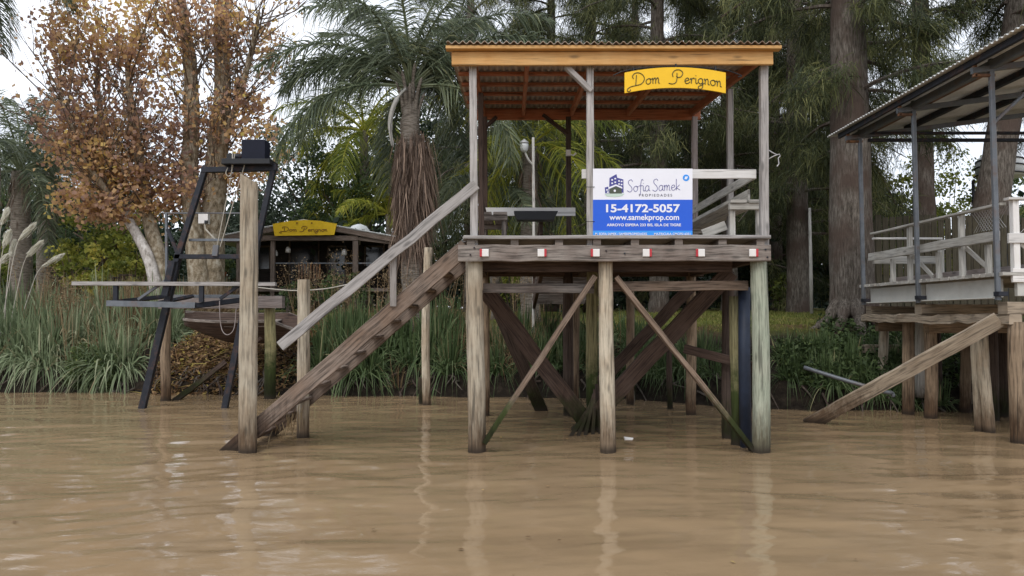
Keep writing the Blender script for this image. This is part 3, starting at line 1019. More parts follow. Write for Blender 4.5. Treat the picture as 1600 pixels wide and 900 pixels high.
# property banner
def text_obj(name, body, box, Yd, mat, parent, bold=0.0, spacing=1.0, thick=.0012):
    """built-in font text fitted to a photo rectangle (x0,y0,x1,y1)"""
    cu = bpy.data.curves.new(name, 'FONT')
    cu.body = body
    cu.size = 1
    cu.offset = bold
    cu.extrude = .002
    cu.space_character = spacing
    t = bpy.data.objects.new(name, cu)
    COL.objects.link(t)
    bpy.context.view_layer.update()
    me = bpy.data.meshes.new_from_object(t.evaluated_get(bpy.context.evaluated_depsgraph_get()))
    bpy.data.objects.remove(t)
    n = len(me.vertices)
    co = np.empty(n * 3, dtype=np.float32)
    me.vertices.foreach_get("co", co)
    co = co.reshape(-1, 3)
    mn, mx_ = co.min(0), co.max(0)
    a, b = A(box[0], box[3], Yd), A(box[2], box[1], Yd)
    o0 = ORG[parent.name]
    u = (co[:, 0] - mn[0]) / (mx_[0] - mn[0])
    v = (co[:, 1] - mn[1]) / (mx_[1] - mn[1])
    wv_ = (co[:, 2] - mn[2]) / max(mx_[2] - mn[2], 1e-6)
    out_ = np.stack([a.x + (b.x - a.x) * u, Yd - thick * wv_, a.z + (b.z - a.z) * v], 1) - np.array(o0)
    me.vertices.foreach_set("co", out_.astype(np.float32).ravel())
    me.materials.clear()
    me.materials.append(mat)
    me.update()
    o = bpy.data.objects.new(name, me)
    COL.objects.link(o)
    o.parent = parent
    ORG[o.name] = o0
    return o
BYd = 9.20
bn = thing('property_banner', 'blue and white estate agency banner with a phone number, tied to the pier railing', 'banner', tuple(A(1004, 318, BYd)))
def rect(x0, y0, x1, y1, Yd, t=.004):
    return MB().prism([A(x0, y1, Yd), A(x1, y1, Yd), A(x1, y0, Yd), A(x0, y0, Yd)], (0, t, 0))
pnl = rect(926.5, 263.5, 1082, 370.5, BYd, .012).build('panel', M['signwhite'], bn)
bl = rect(926.5, 312, 1082, 360.5, BYd - .003, .0035).build('blue_field', M['signblue'], bn)
sk = rect(926.5, 360.5, 1082, 370.5, BYd - .003, .0035).build('light_blue_strip', M['signsky'], bn)
TY = BYd - .0045
text_obj('phone_number', '15-4172-5057', (947, 319, 1062.5, 332), TY, M['signwhite'], bn, bold=.028)
text_obj('web_address', 'www.samekprop.com', (952, 335, 1061, 346.5), TY, M['signwhite'], bn, bold=.02)
text_obj('street_address', 'ARROYO ESPERA 233 BIS, ISLA DE TIGRE', (948, 349.3, 1064, 354.2), TY, M['signwhite'], bn, bold=.022)
text_obj('small_print', 'M. SOFIA SAMEK / SAMEKPROPIEDADES', (930, 363.6, 1011, 367.3), TY, M['signwhite'], bn, bold=.015)
text_obj('small_print', 'MATRICULA CMCPSI 6351', (1022, 363.6, 1078.5, 367.3), TY, M['signwhite'], bn, bold=.015)
text_obj('agency_word', 'PROPIEDADES', (998.5, 303, 1050, 307), BYd - .002, M['signink'], bn, bold=.0, spacing=1.5)
def fn2(t, h):
    return A(980 + 83 * t, 299.5 - 2.5 * t - h * 8.4, BYd - .001)
script_text('Sofia Samek', fn2, .0035, .45).build('agency_name', M['signpurple'], bn)
lg = MB()
Z5 = lambda x, y: (900 + x / 5, 250 + y / 5)
def poly5(pts, Yd, t=.002):
    return MB().prism([A(*Z5(x, y), Yd) for x, y in reversed(pts)], (0, t, 0))
logo = poly5([(262, 140), (316, 110), (322, 138), (370, 152), (372, 255), (258, 255)], BYd - .002, .0018).build('logo', M['signpurple'], bn)
poly5([(225, 215), (252, 208), (258, 260), (228, 260)], BYd - .002, .0018).build('annex', M['signpurple'], logo)
poly5([(252, 215), (312, 190), (362, 212), (362, 224), (312, 203), (254, 228)], BYd - .0035, .001).build('gable', M['signwhite'], logo)
poly5([(262, 226), (312, 206), (356, 224), (358, 262), (262, 262)], BYd - .0035, .001).build('house_front', M['signolive'], logo)
poly5([(222, 264), (380, 262), (360, 282), (300, 290), (240, 284)], BYd - .003, .001).build('lawn', M['signpale'], logo)
wn = MB()
for (x, y) in ((276, 150), (300, 140), (276, 176), (300, 168), (330, 158), (350, 162), (330, 182), (350, 186), (340, 205), (236, 228), (242, 246)):
    wn.prism([A(*Z5(x + dx, y + dy), BYd - .0042) for dx, dy in ((0, 11), (13, 11), (13, 0), (0, 0))], (0, .001, 0))
wn.prism([A(*Z5(303 + 9 * math.cos(k), 240 + 10 * math.sin(k)), BYd - .005) for k in [-i * .785 for i in range(8)]], (0, .001, 0))
wn.build('windows', M['signwhite'], logo)
bd = MB().prism([A(1072 + 5.2 * math.cos(-k * .2618), 277.8 + 5.2 * math.sin(-k * .2618), BYd - .002) for k in range(24)], (0, .0018, 0)).build('badge', M['signsky'], bn)
MB().prism([A(x, y, BYd - .0035) for x, y in ((1069.6, 280), (1073, 280), (1075, 275.8), (1070.5, 275.8))], (0, .001, 0)).build('badge_mark', M['signwhite'], bd)
tie = MB()
for py in (292, 346):
    tie.tube([A(916, py, 9.19), A(922, py + .3, 9.185), A(929, py, 9.195)], .004)
tie.build('tie_wire', M['black'], bn)

# ================================================================ BOAT LIFT (left)
HB = 13.7
lift = thing('boat_lift', 'dark steel boat lift frame with a winch on top, leaning over the water', 'boat lift', tuple(A(320, 640, HB)))
def hbar(name, a, b, wpx, dep=.1, mat='steel', up=(0, 1, 0), parent=None):
    return MB().beam(A(*a), A(*b), S(wpx, a[2]), dep, up=up, ch=.003).build(name, M[mat], parent or lift)
hbar('frame_leg', (322, 260, HB), (276, 408, HB), 8)
hbar('frame_leg', (280, 395, HB + .12), (216, 665, HB + .12), 10)
hbar('frame_leg', (270, 408, HB - .1), (258, 462, HB - .1), 10)
hbar('frame_leg', (429, 256, HB), (399, 392, HB), 8)
hbar('frame_leg', (402, 380, HB + .12), (346, 665, HB + .12), 9)
hbar('top_beam', (316, 266, HB), (433, 263, HB), 8, .12)
hbar('cross_beam', (274, 401, HB), (402, 401, HB), 7)
hbar('cross_beam', (296, 375, HB + .1), (404, 375, HB + .1), 4, .05, 'steelgrey')
hbar('strut', (262, 358, HB), (280, 402, HB), 5, .05)
hbar('thin_post', (260, 333, HB + .3), (261, 470, HB + .3), 3.5, .05, 'steelgrey')
hbar('thin_rail', (255, 333, HB + .3), (400, 333, HB + .3), 2, .03, 'steelgrey')
# winch
wb = hbar('winch_bed', (354, 256, HB), (428, 256, HB), 8, .5, 'black')
bx = MB().box(A(400, 237, HB), (S(36, HB), .3, S(33, HB)), ch=.01).build('motor_box', M['navy'], lift)
MB().tube([A(356, 245, HB), A(383, 245, HB)], [.055, .055], n=14).build('drum', M['steel'], lift, smooth=True)
MB().prism([A(353, 253, HB - .08), A(367, 253, HB - .08), A(365, 243, HB - .08), A(359, 238, HB - .08), A(354, 243, HB - .08)], (0, .16, 0)).build('drum_bracket', M['black'], lift)
cb = MB()
cb.tube([A(367, 240, HB - .12), A(362, 270, HB - .13), A(339, 386, HB - .05)], .008)
cb.tube([A(383, 255, HB - .12), A(377, 275, HB - .13), A(344, 386, HB - .05)], .008)
cb.tube(catmull([A(356, 262, HB - .15), A(353, 270, HB - .15), A(356, 275, HB - .15), A(361, 272, HB - .15), A(363, 250, HB - .15), A(363, 236, HB - .1)], 5), .008)
cb.build('hoist_cable', M['rope'], lift)
MB().beam(A(338, 383, HB - .06), A(336, 400, HB - .06), .1, .06, up=(0, 1, 0)).build('pulley_block', M['steelgrey'], lift)
# platform
hbar('platform_rail', (114, 443, 13.55), (431, 444, 13.55), 6, .09, 'greypale')
for px in (181, 315):
    hbar('platform_post', (px, 446, 13.55), (px, 472, 13.55), 7, .06)
hbar('platform_brace', (216, 468, 13.6), (262, 436, 13.6), 4, .04, 'steelgrey')
hbar('platform_brace', (344, 467, 13.6), (372, 447, 13.6), 5, .04, 'steel')
hbar('platform_beam', (168, 474, 13.5), (306, 477, 13.5), 9, .09, 'steelgrey')
hbar('platform_beam', (304, 478, 13.5), (384, 468, 14.4), 8, .09, 'steel')
hbar('platform_beam', (170, 473, 13.5), (262, 463, 14.7), 6, .09, 'steel')
hbar('platform_beam', (262, 463, 14.7), (384, 463, 14.7), 5, .09, 'steelgrey')
hbar('platform_beam', (236, 476, 13.55), (300, 463, 14.65), 5, .07, 'steel')
lp = MB()
lp.tube(catmull([A(343, 470, 13.6), A(344, 500, 13.6), A(348, 518, 13.6), A(357, 523, 13.6), A(366, 512, 13.6), A(369, 480, 13.6)], 5), .008)
lp.build('hanging_rope', M['grey'], lift)

# jetty posts with a cross beam, behind the lift
jt = thing('small_jetty', 'grey beam carried by one plain and one mossy green post behind the boat lift', 'jetty', tuple(A(340, 620, 15.2)))
MB().pole(A(259, 640, 15.0), A(259, 478, 15.0), .095, .085, jit=.006).build('pile', M['pile_old'], jt, smooth=True)
MB().pole(A(422, 640, 15.4), A(422, 481, 15.4), .115, .105, jit=.006).build('pile', M['pile_moss'], jt, smooth=True)
MB().beam(A(251, 473, 15.2), A(443, 472, 15.2), .2, S(19, 15.2), jit=.003).build('beam', M['grey'], jt)
MB().beam(A(408, 528, 15.3), A(372, 560, 15.3), .06, .09, up=(0, 1, 0)).build('brace', M['brown'], jt)

MB().beam(A(262, 634, 15.1), A(352, 566, 15.9), .1, .1, up=(0, 1, 0), jit=.006).build('fallen_timber', M['brown'])
tag(bpy.data.objects['fallen_timber'], 'brown timber lying aslant on the bank between the legs of the boat lift', 'timber')

# old wooden boat pulled up on the bank
bt = thing('wooden_boat', 'old brown wooden boat pulled up on the bank behind the boat lift', 'boat', tuple(A(360, 535, 16.2)))
BYn, BYf = 15.75, 17.0
ny_ = 20
def hull_pt(u, v, side):
    """u 0 bow..1 stern, v 0 keel..1 gunwale"""
    xl_, xr_ = A(268, 500, BYn).x, A(462, 500, BYn).x
    x = xl_ + (xr_ - xl_) * u
    zg = A(0, 503, BYn).z + .05 * (2 * u - 1) ** 2 - (.22 * max(0, u - .8) / .2)
    zk = A(0, 538, BYn).z + .38 * max(0, 1 - u / .42) ** 1.3
    half = .62 * min(1, (u / .42) ** .7 + .05)
    prof = v ** .55
    zg += .16 * (side > 0)
    ym = (BYn + BYf) / 2
    return Vector((x, ym + side * half * prof, zk + (zg - zk) * v))
hm = MB()
for side in (-1, 1):
    for inner in (0, 1):
        rings = []
        for i in range(ny_ + 1):
            rings.append([hull_pt(i / ny_, k / 6, side) + Vector((0, -side * .03 * inner, .02 * inner)) for k in range(7)])
        b0 = len(hm.v)
        for r in rings:
            hm.v += [tuple(p) for p in r]
        for i in range(ny_):
            for k in range(6):
                a = b0 + i * 7 + k
                f = (a, a + 1, a + 8, a + 7)
                hm.f.append(f)
                hm.uv += [(hm.v[x][0], hm.v[x][2] * 1.0) for x in f]
hm.build('hull', M['brown'], bt)
for side in (-1, 1):
    g = MB()
    pts = [hull_pt(i / ny_, 1, side) for i in range(ny_ + 1)]
    for i in range(ny_):
        g.beam(pts[i], pts[i + 1] + (pts[i + 1] - pts[i]) * .02, .05, .06)
    g.build('gunwale', M['beam'], bt)
MB().prism([hull_pt(1, k / 6, -1) for k in range(7)] + [hull_pt(1, 1 - k / 6, 1) for k in range(7)], (-.03, 0, 0)).build('transom', M['brown'], bt)
for u in (.45, .72):
    MB().beam(hull_pt(u, .8, -1), hull_pt(u, .8, 1), .2, .03).build('thwart', M['beam'], bt)

# ================================================================ NEIGHBOUR'S DOCK (right)
nd = thing('boat_dock', 'raised timber and steel dock with pale railings and a sloping zinc roof', 'dock', (7.6, 11.8, 0))
XS = 6.5
yn = lambda px: XS * F / (px - 800)
ZD0, ZD1 = 1.88, 2.15
Y0, Y1 = 10.05, 13.95
XE = 10.6
for (ya_, yb_) in ((10.2, 12.0), (12.12, 13.85)):
    MB().beam((XS, ya_, (ZD0 + ZD1) / 2), (XS, yb_, (ZD0 + ZD1) / 2), .06, ZD1 - ZD0 - .02).build('edge_channel', M['steelpale'], nd)
MB().beam((XS - .06, 10.2, ZD0 + .0), (XS - .06, 13.85, ZD0 + .0), .1, .02).build('channel_flange', M['steelpale'], nd)
MB().beam((XS + .1, Y0, 2.02), (XE, Y0, 2.02), .06, .24).build('edge_channel', M['steelpale'], nd)
d2 = MB()
k = 0
y = Y0 - .02
while y < Y1 + .1:
    d2.beam((XS - .12 + random.uniform(-.02, .02), y, 2.19), (XE, y, 2.19), .11, .05, jit=.002, seg=3)
    y += .125
d2.build('deck', M['cream'], nd)
# steel posts
for px, yt in ((1574, 98), (1447, 172), (1360, 215)):
    yy = yn(px)
    p1 = A(px, 470 if px < 1500 else 462, yy)
    MB().beam((XS - .12, yy, 1.85), (XS - .14, yy, 5.05), .062, .062, up=(0, 1, 0), ch=.01).build('steel_post', M['steelgrey'], nd)
    MB().box((XS - .1, yy - .03, 1.93), (.13, .11, .06)).build('post_clamp', M['steel'], nd)
for yy in (10.2, 13.95):
    MB().beam((XE - .1, yy, 2.2), (XE - .1, yy, 5.4), .062, .062, up=(0, 1, 0)).build('steel_post', M['steelgrey'], nd)
# roof: eave along XR
XR = 6.0
ZE = CAMZ + (495 - 210) / 500 * XR
def nroof(x):
    return ZE + (x - XR) * .12
nr = MB()
ya, yb = 8.6, XR * F / 500 + .1
nyw = 300
ringsN = []
for t in (0, 1):
    for i in range(8):
        x = XR + (XE + .5 - XR) * i / 7
        ringsN.append([Vector((x, ya + (yb - ya) * j / nyw, nroof(x) + .014 * math.sin((ya + (yb - ya) * j / nyw) * 2 * math.pi / .1) + t * .008)) for j in range(nyw + 1)])
b0 = 0
for r in ringsN:
    nr.v += [tuple(p) for p in r]
Wn = nyw + 1
for t in (0, 1):
    for i in range(7):
        for j in range(nyw):
            a = (t * 8 + i) * Wn + j
            f = (a, a + 1, a + Wn + 1, a + Wn)
            nr.f.append(f if not t else f[::-1])
            nr.uv += [(nr.v[x][0], nr.v[x][1]) for x in f]
for j in range(nyw):
    f = (j + 1, j, 8 * Wn + j, 8 * Wn + j + 1)
    nr.f.append(f)
    nr.uv += [(nr.v[x][0], nr.v[x][1]) for x in f]
nroof_o = nr.build('roof', M['roof_grey'], nd)
def nb_(name, p0, p1, w_, h_, mat, parent=nroof_o):
    MB().beam(p0, p1, w_, h_).build(name, M[mat], parent)
nb_('eave_angle', (XR + .12, 9.0, nroof(XR + .12) - .06), (XR + .12, yb - .25, nroof(XR + .12) - .06), .05, .09, 'steel')
nb_('purlin', (XS - .13, 8.8, nroof(XS) - .14), (XS - .13, yb - .3, nroof(XS) - .14), .08, .12, 'steelgrey')
nb_('purlin', (XS + .12, 8.8, nroof(XS) - .06), (XS + .12, yb - .3, nroof(XS) - .06), .1, .07, 'rusty')
nb_('purlin', (XS + .9, 8.8, nroof(XS + .9) - .06), (XS + .9, yb - .2, nroof(XS + .9) - .06), .09, .09, 'steel')
nb_('purlin', (XS + 1.9, 8.8, nroof(XS + 1.9) - .06), (XS + 1.9, yb - .2, nroof(XS + 1.9) - .06), .09, .09, 'steel')
for px in (1574, 1447, 1360):
    yy = yn(px)
    nb_('rafter', (XR + .1, yy, nroof(XR) - .16), (XE, yy, nroof(XE) - .12), .06, .08, 'steelgrey')
    nb_('bracket', (XR + .14, yy, nroof(XR) - .02), (XR + .14, yy, nroof(XR) - .24), .05, .05, 'rusty')
    nb_('bracket', (XR + .14, yy, nroof(XR) - .22), (XS - .1, yy, nroof(XR) - .22), .05, .04, 'rusty')
nb_('tie_bar', (XS, 13.9, 4.85), (XE, 13.9, 4.85), .06, .06, 'steel')
nb_('tie_bar', (XS, 13.9, 4.98), (XE, 13.9, 4.98), .06, .05, 'steel')
nb_('strut', (XS - .1, 10.13, 4.2), (XS + .7, 10.13, 4.95), .04, .04, 'steelgrey')
# railings
MB().beam((XS - .02, 10.2, 2.71), (XS - .02, 13.9, 2.71), .045, .135, jit=.003, seg=10).build('rail_board', M['cream'], nd)
MB().beam((XS + .02, 10.15, 3.13), (XS + .02, 13.85, 3.13), .09, .035, jit=.002, seg=8).build('top_rail', M['cream'], nd)
MB().beam((XS + .35, 10.2, 2.28), (XS + .35, 13.9, 2.28), .03, .10, jit=.003, seg=8).build('kick_board', M['grey'], nd)
for px, zt in ((1394, 2.62), (1421, 3.11), (1466, 2.62), (1503, 3.11), (1544, 2.62)):
    yy = yn(px) + .05
    MB().beam((XS + .05, yy, 2.21), (XS + .05, yy, zt), .07, .07, up=(0, 1, 0), jit=.002).build('rail_post', M['cream'], nd)
for px, q_ in ((1421, 1), (1503, 1)):
    yy = yn(px) + .05
    MB().beam((XS + .08, yy - .06, 2.62), (XS + .08, yy - .62, 2.26), .03, .07).build('rail_brace', M['cream'], nd)
MB().beam((XS + .05, 13.9, 3.05), (XS + 1.3, 13.9, 3.05), .07, .035).build('top_rail', M['white'], nd)
MB().beam((XS + 1.28, 13.9, 2.21), (XS + 1.28, 13.9, 3.03), .08, .08, up=(0, 1, 0)).build('rail_post', M['cream'], nd)
MB().beam((XS + .05, 13.9, 2.66), (XS + 1.3, 13.9, 2.66), .04, .14).build('rail_board', M['cream'], nd)
# front railing
for x in (XS + .12, XS + 1.4):
    MB().beam((x, 10.08, 2.12), (x, 10.08, 3.16), .085, .085, up=(0, 1, 0), jit=.002).build('rail_post', M['white'], nd)
MB().beam((XS + .0, 10.05, 3.18), (XS + 2.2, 10.05, 3.18), .11, .035).build('top_rail', M['white'], nd)
MB().beam((XS + .0, 10.03, 2.66), (XS + 2.2, 10.03, 2.66), .035, .13).build('rail_board', M['white'], nd)
MB().beam((XS + .02, 10.0, 2.17), (XS + 2.2, 10.0, 2.17), .04, .18).build('kick_board', M['white'], nd)
MB().beam((XS + .2, 10.08, 2.6), (XS + .6, 10.08, 2.26), .03, .07).build('rail_brace', M['cream'], nd)
ms = MB()
def mesh_panel(p, u, L, z0, z1):
    n = int(L / .06)
    for k in range(n * 2):
        for s_ in (-1, 1):
            a0 = k * .06 - (L if True else 0)
            a1 = a0 + s_ * (z1 - z0)
            xa_, xb_ = sorted((a0, a1))
            if a0 < 0 or a1 < 0 or a0 > L or a1 > L:
                continue
            ms.tube([p + u * a0 + Vector((0, 0, z0)), p + u * a1 + Vector((0, 0, z1))], .0035, n=4)
mesh_panel(Vector((XS + .15, 10.08, 0)), Vector((1, 0, 0)), 2.0, 2.73, 3.14)
mesh_panel(Vector((XS + .07, 10.12, 0)), Vector((0, 1, 0)), .85, 2.82, 3.1)
ms.build('wire_mesh', M['wire'], nd)
# timber substructure
MB().beam((XS + .02, 9.95, 1.6), (XS + .02, 14.2, 1.6), .16, .13, jit=.01, seg=18).build('bearer', M['tan'], nd)
for y in (10.1, 12.2, 13.9):
    MB().beam((XS - .05, y, 1.745), (XE, y, 1.745), .2, .16, jit=.004).build('cross_beam', M['tan'], nd)
    MB().beam((XS + .15, y + .12, 1.45), (XE, y + .12, 1.45), .12, .16, jit=.004).build('cross_beam', M['pile_old'], nd)
MB().beam(A(1349, 545, 14.6), A(1420, 545, 14.6), .14, S(13, 14.6)).build('sleeper', M['tan'], nd)
for px, pxt, yb_, yt_, Yd, r, mat in ((1591, 1588, 692, 503, 10.0, .1, 'pile_old'), (1545, 1533, 682, 515, 10.9, .085, 'pile'), (1531, 1522, 678, 515, 11.0, .06, 'pile'),
                                      (1455, 1453, 660, 475, 12.4, .1, 'pile_old'), (1419, 1419, 655, 495, 13.0, .1, 'pile_old'), (1378, 1382, 600, 475, 14.2, .085, 'pile'),
                                      (1438, 1438, 540, 473, 13.4, .085, 'cream'), (1509, 1509, 640, 500, 13.2, .09, 'pile_old'), (1568, 1568, 650, 500, 12.6, .1, 'dark')):
    a, b = A(px, yb_, Yd), A(pxt, yt_, Yd)
    a = a + (a - b).normalized() * .9
    MB().pole(a, b, r, r * .95, jit=.008).build('pile', M[mat], nd, smooth=True)
for x in (7.6, 8.6, 9.6):
    for y in (10.3, 12.2, 13.8):
        MB().pole((x, y, -1), (x, y, 1.68), .1, .09, jit=.006).build('pile', M['dark'], nd, smooth=True)
# plank leaning from the water to the dock
pk = MB().beam(A(1262, 664, 11.9), A(1562, 499, 10.15), S(23, 11), .06, up=(0, 1, 0), jit=.003, seg=14).build('leaning_plank', M['tan'])
tag(pk, 'long weathered plank leaning from the water up to the neighbouring dock', 'plank')
pp = MB().tube(catmull([A(1256, 574, 13.3), A(1320, 594, 13.0), A(1382, 612, 12.7), A(1393, 614, 12.7), A(1396, 620, 12.7)], 4), .035).build('water_pipe', M['steelgrey'], None, smooth=True)
tag(pp, 'grey water pipe with a bent end sloping down the bank under the dock', 'pipe')

# ================================================================ HOUSE
HY = 26.0
hs = thing('house', 'low dark wooden house with a shallow gabled porch and a yellow sign on the gable', 'house', tuple(A(475, 470, HY)))
gz_h = gzf(A(475, 470, HY).x, HY)
FZ = A(0, 450, HY).z
ap, le, ri = A(475, 346, HY), A(322, 375, HY), A(625, 373, HY)
back = Vector((0, 9, 0))
hr = None
for a, b, nm in ((ap, le, 'l'), (ap, ri, 'r')):
    d = Vector((0, 0, .05))
    m_ = MB().prism([a, b, b + d, a + d] if nm == 'r' else [b, a, a + d, b + d], back)
    m_.build('roof', M['roof_grey'], hs)
    MB().beam(a + Vector((0, -.03, -.07)), b + Vector((0, -.03, -.07)), .05, .17).build('barge_board', M['housebeam'], hs)
    MB().beam(a + Vector((0, -.05, .05)), b + Vector((0, -.05, .05)), .06, .035).build('roof_trim', M['tank'], hs)
xl_, xr_ = le.x + .3, ri.x - .25
zb_ = A(0, 372, HY).z
MB().beam((A(415, 0, HY).x, HY + .05, zb_), (A(562, 0, HY).x, HY + .05, zb_), .12, .17).build('porch_beam', M['housebeam'], hs)
MB().beam((xl_, HY + .06, A(0, 375, HY).z - .02), (A(420, 0, HY).x, HY + .06, A(0, 374, HY).z), .1, .12).build('porch_beam', M['housebeam'], hs)
MB().beam((A(555, 0, HY).x, HY + .06, A(0, 372, HY).z), (xr_, HY + .06, A(0, 379, HY).z), .1, .12).build('porch_beam', M['housebeam'], hs)
for px, wd_ in ((335, .12), (376, .1), (430, .14), (558, .18), (612, .12)):
    x = A(px, 0, HY).x
    MB().beam((x, HY + .1, gz_h - .2), (x, HY + .1, A(0, 374, HY).z), wd_, wd_, up=(0, 1, 0)).build('porch_post', M['housebeam'], hs)
MB().beam((xl_, HY + 1.5, FZ - .06), (xr_, HY + 1.5, FZ - .06), 3.0, .12).build('porch_floor', M['housebeam'], hs)
for x in np.linspace(xl_ + .2, xr_ - .2, 6):
    MB().beam((x, HY + .3, gz_h - .3), (x, HY + .3, FZ - .12), .16, .16, up=(0, 1, 0)).build('stilt', M['housebeam'], hs)
wl = MB().prism([(xl_, HY + 2.6, FZ), (xr_, HY + 2.6, FZ), (xr_, HY + 2.6, ri.z + .15), (ap.x, HY + 2.6, ap.z - .15), (xl_, HY + 2.6, le.z + .15)], (0, 5.5, 0)).build('wall', M['house'], hs)
for px0, px1, y0, y1, nm in ((452, 498, 376, 446, 'door'), (512, 540, 385, 446, 'door'), (398, 422, 385, 420, 'window'), (570, 600, 385, 415, 'window')):
    a, b = A(px0, y1, HY + 2.55), A(px1, y0, HY + 2.55)
    f_ = MB()
    t = .06
    f_.beam((a.x, HY + 2.56, a.z), (a.x, HY + 2.56, b.z), t, t, up=(0, 1, 0))
    f_.beam((b.x, HY + 2.56, a.z), (b.x, HY + 2.56, b.z), t, t, up=(0, 1, 0))
    f_.beam((a.x, HY + 2.565, b.z), (b.x, HY + 2.565, b.z), t, t)
    fo = f_.build(nm, M['housebeam'], hs)
    MB().prism([(a.x, HY + 2.585, a.z), (b.x, HY + 2.585, a.z), (b.x, HY + 2.585, b.z), (a.x, HY + 2.585, b.z)], (0, .01, 0)).build('pane', M['glass'], fo)
# porch railing and gate
MB().beam((A(432, 0, HY).x, HY + .1, A(0, 411, HY).z), (xr_, HY + .1, A(0, 411, HY).z), .04, .045).build('rail', M['steelgrey'], hs)
gt = MB()
for k in range(8):
    x = A(470 + k * 4.6, 0, HY).x
    gt.beam((x, HY + .12, A(0, 436, HY).z), (x, HY + .12, A(0, 412, HY).z), .05, .02, up=(0, 1, 0))
gt.build('gate', M['rusty'], hs)
for px, py in ((430, 395), (450, 390), (538, 394)):
    p = A(px, py, HY + .4)
    l_ = MB().lathe((p.x, p.y, p.z - .1), [(.02, .2), (.05, .19), (.09, .1), (.09, 0), (.04, -.01)], 12).build('porch_lamp', M['plasticwhite'], hs, smooth=True)
    MB().tube([(p.x, p.y, p.z + .1), (p.x, p.y, A(0, 376, HY).z)], .01).build('lamp_cord', M['black'], l_)
tk = MB().lathe(Vector(A(561, 372, 29)), [(.42, -.3), (.44, .1), (.40, .3), (.28, .45), (.1, .52), (.02, .53)], 20).build('water_tank', M['tank'], None, smooth=True)
tag(tk, 'white domed water tank showing above the right slope of the dark house roof', 'water tank')
hsg = thing('house_sign', 'yellow sign board with faded lettering on the gable of the dark house', 'sign', tuple(A(476, 358, 25.85)))
P_ = [(429, 368.5), (522, 367), (526, 349.5), (500, 345), (476, 343.5), (450, 345.5), (426, 350)]
MB().prism([A(x, y, 25.85) for x, y in P_], (0, .05, 0)).build('board', M['yellow_old'], hsg)
script_text('Dom Perignon', lambda t, h: A(442 + 70 * t, 361.5 - h * 3.2, 25.845), .011, 1.5).build('lettering', M['ink_faded'], hsg)
bo = MB()
for px in (464, 487):
    bo.tube([A(px, 348.5, 25.86), A(px, 348.5, 25.83)], .03)
bo.build('bolts', M['ink_faded'], hsg)

# potted plant on the porch edge
def leafy(L_, c, rad, n, size, tint=(0, 1), flat=0, zs=1.0):
    u = unit(rng.normal(size=(n, 3))) * (rng.random(n) ** .45)[:, None]
    pos = np.array(c)[None, :] + u * np.array([rad, rad, rad * zs])[None, :]
    L_.leaves(pos, rng.uniform(.6, 1.3, n) * size, rng.uniform(tint[0], tint[1], n), flat)
pt = thing('potted_plant', 'bushy plant in a terracotta pot standing on a stool in front of the house', 'plant', tuple(A(343, 440, 24)))
pc = A(343, 440, 24)
MB().lathe(pc, [(.13, 0), (.2, .25), (.22, .3), (.19, .3)], 16).build('pot', M['terracotta'], pt, smooth=True)
MB().pole((pc.x, 24, gzf(pc.x, 24) - .1), (pc.x, 24, pc.z), .11, .11).build('stand', M['housebeam'], pt, smooth=True)
L_ = Leafs()
leafy(L_, (0, 0, .55), .5, 500, .14, zs=.7)
L_.build('foliage', M['shrubgreen'], pt)
# garden table with stools
for i, (px, w_, lab) in enumerate(((180, 14, 'small dark garden stool left of the garden table under the autumn trees'), (199, 20, 'low dark garden table under the autumn trees'))):
    c = A(px, 430 if i else 434, 24)
    hw = S(w_, 24) / 2
    t_ = thing('garden_table' if i else 'garden_stool', lab, 'table' if i else 'stool', tuple(c))
    MB().box(c, (hw * 2, hw * 1.6, .05)).build('top', M['house'], t_)
    for sx in (-1, 1):
        for sy in (-1, 1):
            x, y = c.x + sx * hw * .8, 24 + sy * hw * .6
            MB().beam((x, y, gzf(x, y) - .05), (x, y, c.z - .03), .06, .06, up=(0, 1, 0)).build('leg', M['house'], t_)
# meter box
mbx = thing('meter_box', 'white meter box with a conduit fixed to the mottled trunk behind the boat lift', 'meter box', tuple(A(319, 345, 21.15)))
MB().box(A(319, 342, 21.15), (S(15, 21), .16, S(17, 21)), ch=.02).build('box', M['plasticwhite'], mbx)
MB().box(A(322, 347, 21.05), (.08, .05, .09), ch=.01).build('breaker', M['black'], mbx)
MB().tube([A(320, 350, 21.1), A(321, 358, 21.1), A(336, 374, 21.1)], .025).build('conduit', M['rope'], mbx)

# lamp post behind the pier
lp_ = thing('lamp_post', 'white lantern on a slim curved pole seen under the pier roof', 'street lamp', tuple(A(834, 430, 17.5)))
p = A(833, 225, 17.5)
MB().tube([(p.x, 17.5, gzf(p.x, 17.5) - .2), A(834, 330, 17.5), A(833, 215, 17.5)], .032).build('pole', M['cream'], lp_)
MB().tube(catmull([A(833, 258, 17.5), A(826, 250, 17.5), A(821, 240, 17.5), A(819, 234, 17.5)], 5), .025).build('arm', M['cream'], lp_)
c = A(819, 238, 17.5)
MB().lathe(c, [(.04, 0), (.085, .05), (.10, .14), (.10, .2)], 16).build('globe', M['tank'], lp_, smooth=True)
MB().lathe(c + Vector((0, 0, .2)), [(.115, 0), (.10, .04), (.04, .08), (.015, .11)], 16).build('cap', M['wire'], lp_, smooth=True)

